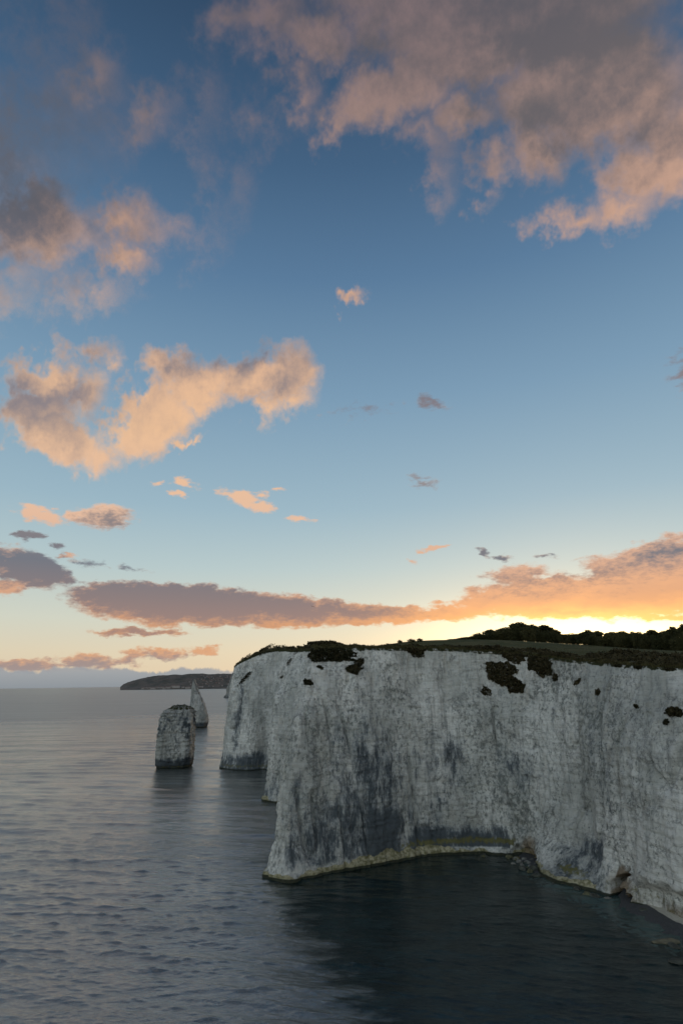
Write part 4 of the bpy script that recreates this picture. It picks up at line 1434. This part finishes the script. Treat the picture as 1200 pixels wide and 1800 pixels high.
for i, a in enumerate((
        (585, 1151, 50, 13, 4, 'wide dark turf-and-shrub patch sagging below the rim of the promontory', .6),
        (622, 1176, 13, 8, 20, 'small ragged shrub just below the wide patch on the promontory', .5),
        (631, 1164, 8, 9, 60, 'thin shrub at the right end of the wide promontory patch', .4),
        (541, 1200, 10, 6, 15, 'lone dark tuft high on the left end of the promontory face', .5),
        (562, 1173, 6, 3, 20, 'tiny tuft between the lone tuft and the wide patch', .3),
        (729, 1141, 22, 8, 8, 'dark shrub under the rim in the middle of the cliff', .7),
        (735, 1149, 9, 6, 0, 'lower lobe of growth hanging under the mid-cliff shrub', .5),
        (899, 1150, 26, 12, 10, 'shrub hanging from the rim above the largest cliff bush', .9),
        (884, 1182, 28, 20, 25, 'largest dark bush clinging to the cliff below the field', 1.2),
        (906, 1206, 19, 13, 15, 'rounded bush hanging lowest under the largest cliff bush', 1.0),
        (853, 1214, 8, 9, 10, 'small bush to the lower left of the largest cliff bush', .7),
        (944, 1160, 24, 17, 70, 'tall dark shrub hanging in the gully right of the largest bush', .9),
        (958, 1172, 14, 12, 40, 'shrub at the lower right of the gully growth', .7),
        (975, 1190, 4, 7, 10, 'thin tuft below the gully shrubs', .4),
        (1014, 1198, 7, 3, -40, 'slanting tuft right of the gully shrubs', .35),
        (1050, 1216, 4, 6, 0, 'small round tuft midway along the upper right face', .4),
        (1086, 1168, 7, 5, 0, 'small dark tuft at the rim left of the right-hand pair', .5),
        (1120, 1169, 11, 8, 10, 'left one of two dark tufts hanging from the right rim', .6),
        (1178, 1172, 9, 7, 0, 'dark tuft hanging from the rim at the right edge', .5),
        (1117, 1241, 5, 3, 30, 'tiny tuft above the bush at the right edge of the face', .3),
        (1186, 1251, 14, 8, 0, 'dark bush growing out of the face at the right edge', .9),
        (1170, 1268, 5, 4, -30, 'little tuft under the bush at the right edge', .4),
        (514, 1150, 14, 3, -42, 'slanting line of growth in the cleft left of the promontory', .3),
        (508, 1163, 8, 2.5, -55, 'lower tuft in the slanting cleft left of the promontory', .3),
        (495, 1190, 3, 2, -40, 'tiny tuft on the middle buttress', .3),
        (432, 1190, 16, 3, -46, 'dark slanting ledge of growth on the far buttress', .6),
        (455, 1146, 34, 5, -17, 'dark scrub draped over the shoulder of the far buttress', .8),
        (484, 1136, 12, 5, 0, 'rounded bush on the skyline of the far buttress', 1.0))):
    cliff_shrub(*a[:6], seed=100 + i, spread=a[6])


# ------------------------------------------------------------------ beach and fallen rocks
def build_beach():
    mt, N, P = new_mat('shingle')
    pos = N.node('ShaderNodeNewGeometry').outputs['Position']
    n = N.noise(pos, 2.2, 6, 0.7)
    vo = N.node('ShaderNodeTexVoronoi')
    N.put(vo.inputs['Vector'], pos)
    vo.inputs['Scale'].default_value = 3.5
    pale = attr(N, 'pale')
    dark = N.mix(n, (0.030, 0.034, 0.038, 1), (0.085, 0.088, 0.09, 1))
    lite = N.mix(n, (0.36, 0.34, 0.28, 1), (0.55, 0.53, 0.46, 1))
    col = N.mix(N.rng(N.add(pale, N.mul(N.sub(n, 0.5), 0.7)), 0.4, 0.6), dark, lite)
    N.put(P.inputs['Base Color'], col)
    P.inputs['Roughness'].default_value = 0.75
    N.put(P.inputs['Normal'], bump(N, N.add(n, N.mul(vo.outputs['Distance'], 0.6)), 0.8, 0.15))
    tn = np.gradient(FOOT, axis=0)
    tn /= np.linalg.norm(tn, axis=1)[:, None]
    nn = np.stack([-tn[:, 1], tn[:, 0]], 1)
    for lo, hi, lab, wmax, pl in ((3.0, 5.7, 'pale sand and dark shingle under the undercut on the right', 5.2, 1.0),
                                  (7.0, 8.7, 'dark shingle pocket at the head of the inlet', 5.0, 0.25)):
        idx = np.where((RIM_U >= lo) & (RIM_U <= hi))[0][::4]
        q = (RIM_U[idx] - lo) / (hi - lo)
        wd = wmax * np.clip(np.sin(np.pi * np.clip(q, 0, 1)) ** 0.6, 0.02, 1) if pl < 0.5 else wmax * sstep(q, 1.0, 0.75)
        rows, pv = [], []
        for k in np.linspace(0, 1, 26):
            off = -5.0 + (wd + 5.0) * k
            p = FOOT[idx] + nn[idx] * off[:, None]
            z = 0.95 - (off + 5) / (wd + 5) * 1.45 + 0.16 * fbm(p[:, 0] * 0.6, p[:, 1] * 0.6, 1.0, 4, 0.6)
            rows.append(np.column_stack([p, z]))
            pv.append(pl * sstep(off, -1.0, -2.0) * (1 - 0.75 * sstep(q, 0.62, 0.78)))
        o = mesh_np('beach', np.vstack(rows), grid_faces(26, len(idx))[:, ::-1].copy(), mt, attrs={'pale': np.concatenate(pv)})
        tag(o, lab, None, None, 'structure')


build_beach()
ROCK_PALE = plain_material('rock_pale', (0.17, 0.17, 0.155), 0.85, 0.35, 1.5)
ROCK_DARK = plain_material('rock_dark', (0.045, 0.050, 0.040), 0.6, 0.4, 1.5)
ROCK_WEED = plain_material('rock_weed', (0.085, 0.085, 0.045), 0.8, 0.45, 1.5)
ROCK_BUFF = plain_material('rock_buff', (0.13, 0.12, 0.08), 0.8, 0.3, 1.5)


def boulder(px, py, sx, sy, sz, mat, label, seed, group=None):
    p = on_sea(px, py)
    bm = bmesh.new()
    bmesh.ops.create_icosphere(bm, subdivisions=2, radius=1.0)
    for v in bm.verts:
        q = v.co
        f = 1 + 0.35 * float(fbm(q.x * 0.9 + seed * 3, q.y * 0.9, q.z * 0.9, 3, 0.6))
        v.co = Vector((q.x * sx, q.y * sy, max(q.z, -0.6) * sz)) * f
        v.co = Vector((round(v.co.x / (sx * .3)) * sx * .1 + v.co.x * .67, v.co.y, round(v.co.z / (sz * .35)) * sz * .12 + v.co.z * .66))
    me = bpy.data.meshes.new('boulder')
    bm.to_mesh(me)
    bm.free()
    me.materials.append(mat)
    o = bpy.data.objects.new('boulder', me)
    COL.objects.link(o)
    o.location = (p.x, p.y, 0.02)
    o.rotation_euler.z = seed * 1.7
    tag(o, label, 'rock', group)


pale = 'pale fallen chalk block in the heap at the head of the inlet'
for i, (px, py, s_) in enumerate(((906, 1511, .75), (912, 1516, .9), (921, 1511, .8), (926, 1517, 1.0), (934, 1513, .7), (917, 1521, .65), (941, 1519, .6), (902, 1519, .6), (930, 1523, .55))):
    boulder(px, py, s_ * .8, s_ * .6, s_ * .5, ROCK_PALE, pale, i, 'fallen chalk blocks in the inlet')
for i in range(18):                                   # fallen rocks along the waterline of the bay
    k_ = int(np.argmin(np.abs(RIM_U - rs.uniform(5.8, 9.6))))
    q_ = Vector((FOOT[k_][0] + RIM_N[k_][0] * rs.uniform(.9, 2.4), FOOT[k_][1] + RIM_N[k_][1] * rs.uniform(.9, 2.4), 0)) - EYE
    f_ = 1000.0 / q_.dot(CAM_F)
    s_ = rs.uniform(.3, .85)
    boulder(600 + q_.dot(CAM_R) * f_, 900 - q_.dot(CAM_U) * f_, s_, s_ * .7, s_ * .5, ROCK_WEED if i % 3 else ROCK_DARK,
            'small weedy rock at the waterline along the foot of the bay cliff', 40 + i, 'rocks along the cliff foot')
boulder(936, 1529, 1.2, 1.0, .75, ROCK_DARK, 'weedy dark rock in front of the pale blocks in the inlet', 21)
boulder(944, 1540, .9, .7, .5, ROCK_DARK, 'small dark rock awash just off the inlet', 22)
boulder(919, 1527, 1.3, .9, .5, ROCK_DARK, 'flat dark rock at the left of the weedy inlet rock', 23)
boulder(1168, 1657, 2.0, .85, .42, ROCK_BUFF, 'flat buff slab lying awash near the right edge', 24)
boulder(1184, 1664, 1.0, .7, .35, ROCK_DARK, 'dark rock beside the flat buff slab', 25)
boulder(1192, 1690, 1.4, .7, .25, ROCK_DARK, 'low dark rock awash at the right edge below the slab', 26)
boulder(1014, 1563, .7, .5, .35, ROCK_DARK, 'small dark rock under the mossy foot left of the cave', 27)
boulder(1067, 1580, .8, .5, .3, ROCK_PALE, 'lone pale rock in the water before the sea cave', 28)
boulder(1132, 1602, .8, .6, .4, ROCK_DARK, 'dark rock on the shingle right of the sea cave', 29)


# ------------------------------------------------------------------ gull crossing the long cloud
def build_gull():
    p = at_range(549, 1066, 230)
    root = empty('gull', p)
    grey_ = plain_material('gull_feather', (0.035, 0.032, 0.03), 0.8, 0.15, 8)
    prof = [(-.30, .012, .0), (-.24, .035, .0), (-.12, .062, .0), (0.0, .075, -.005), (.12, .062, .0), (.2, .045, .02), (.27, .042, .03), (.31, .02, .026), (.35, .006, .02)]
    n = 10
    V, Fc = [], []
    for (x, r, z) in prof:
        for i in range(n):
            a = 2 * math.pi * i / n
            V.append((x, r * math.cos(a), z + r * .9 * math.sin(a)))
    Fc = [tuple(q) for q in grid_faces(len(prof), n, True)]
    mesh_np('body', V, Fc, grey_, root)
    for s in (-1, 1):
        st = [(0.03, .10, .03, .17), (.30, .10, .13, .16), (.48, .04, .12, .13), (.66, -.05, .05, .07), (.74, -.10, .02, .01)]   # span, leading x, height, chord
        V = []
        for (y, x, z, c) in st:
            V += [(x, s * y, z), (x - c * .4, s * y, z + .018), (x - c, s * y, z - .004), (x - c * .4, s * y, z - .012)]
        mesh_np('wing', V, [tuple(q) for q in grid_faces(len(st), 4, True)] + [(16, 17, 18, 19)], grey_, root)
    mesh_np('tail', [(-.26, -.03, .0), (-.26, .03, .0), (-.44, .09, -.01), (-.44, -.09, -.01), (-.30, 0, .015), (-.43, 0, .006)],
            [(0, 4, 5, 3), (4, 1, 2, 5), (0, 3, 2, 1)], grey_, root)
    root.scale = (1.35, 1.35, 1.35)
    root.rotation_euler = (0.35, 0.05, math.radians(115))
    tag(root, 'small dark gull flying in front of the long grey cloud', 'bird')


build_gull()
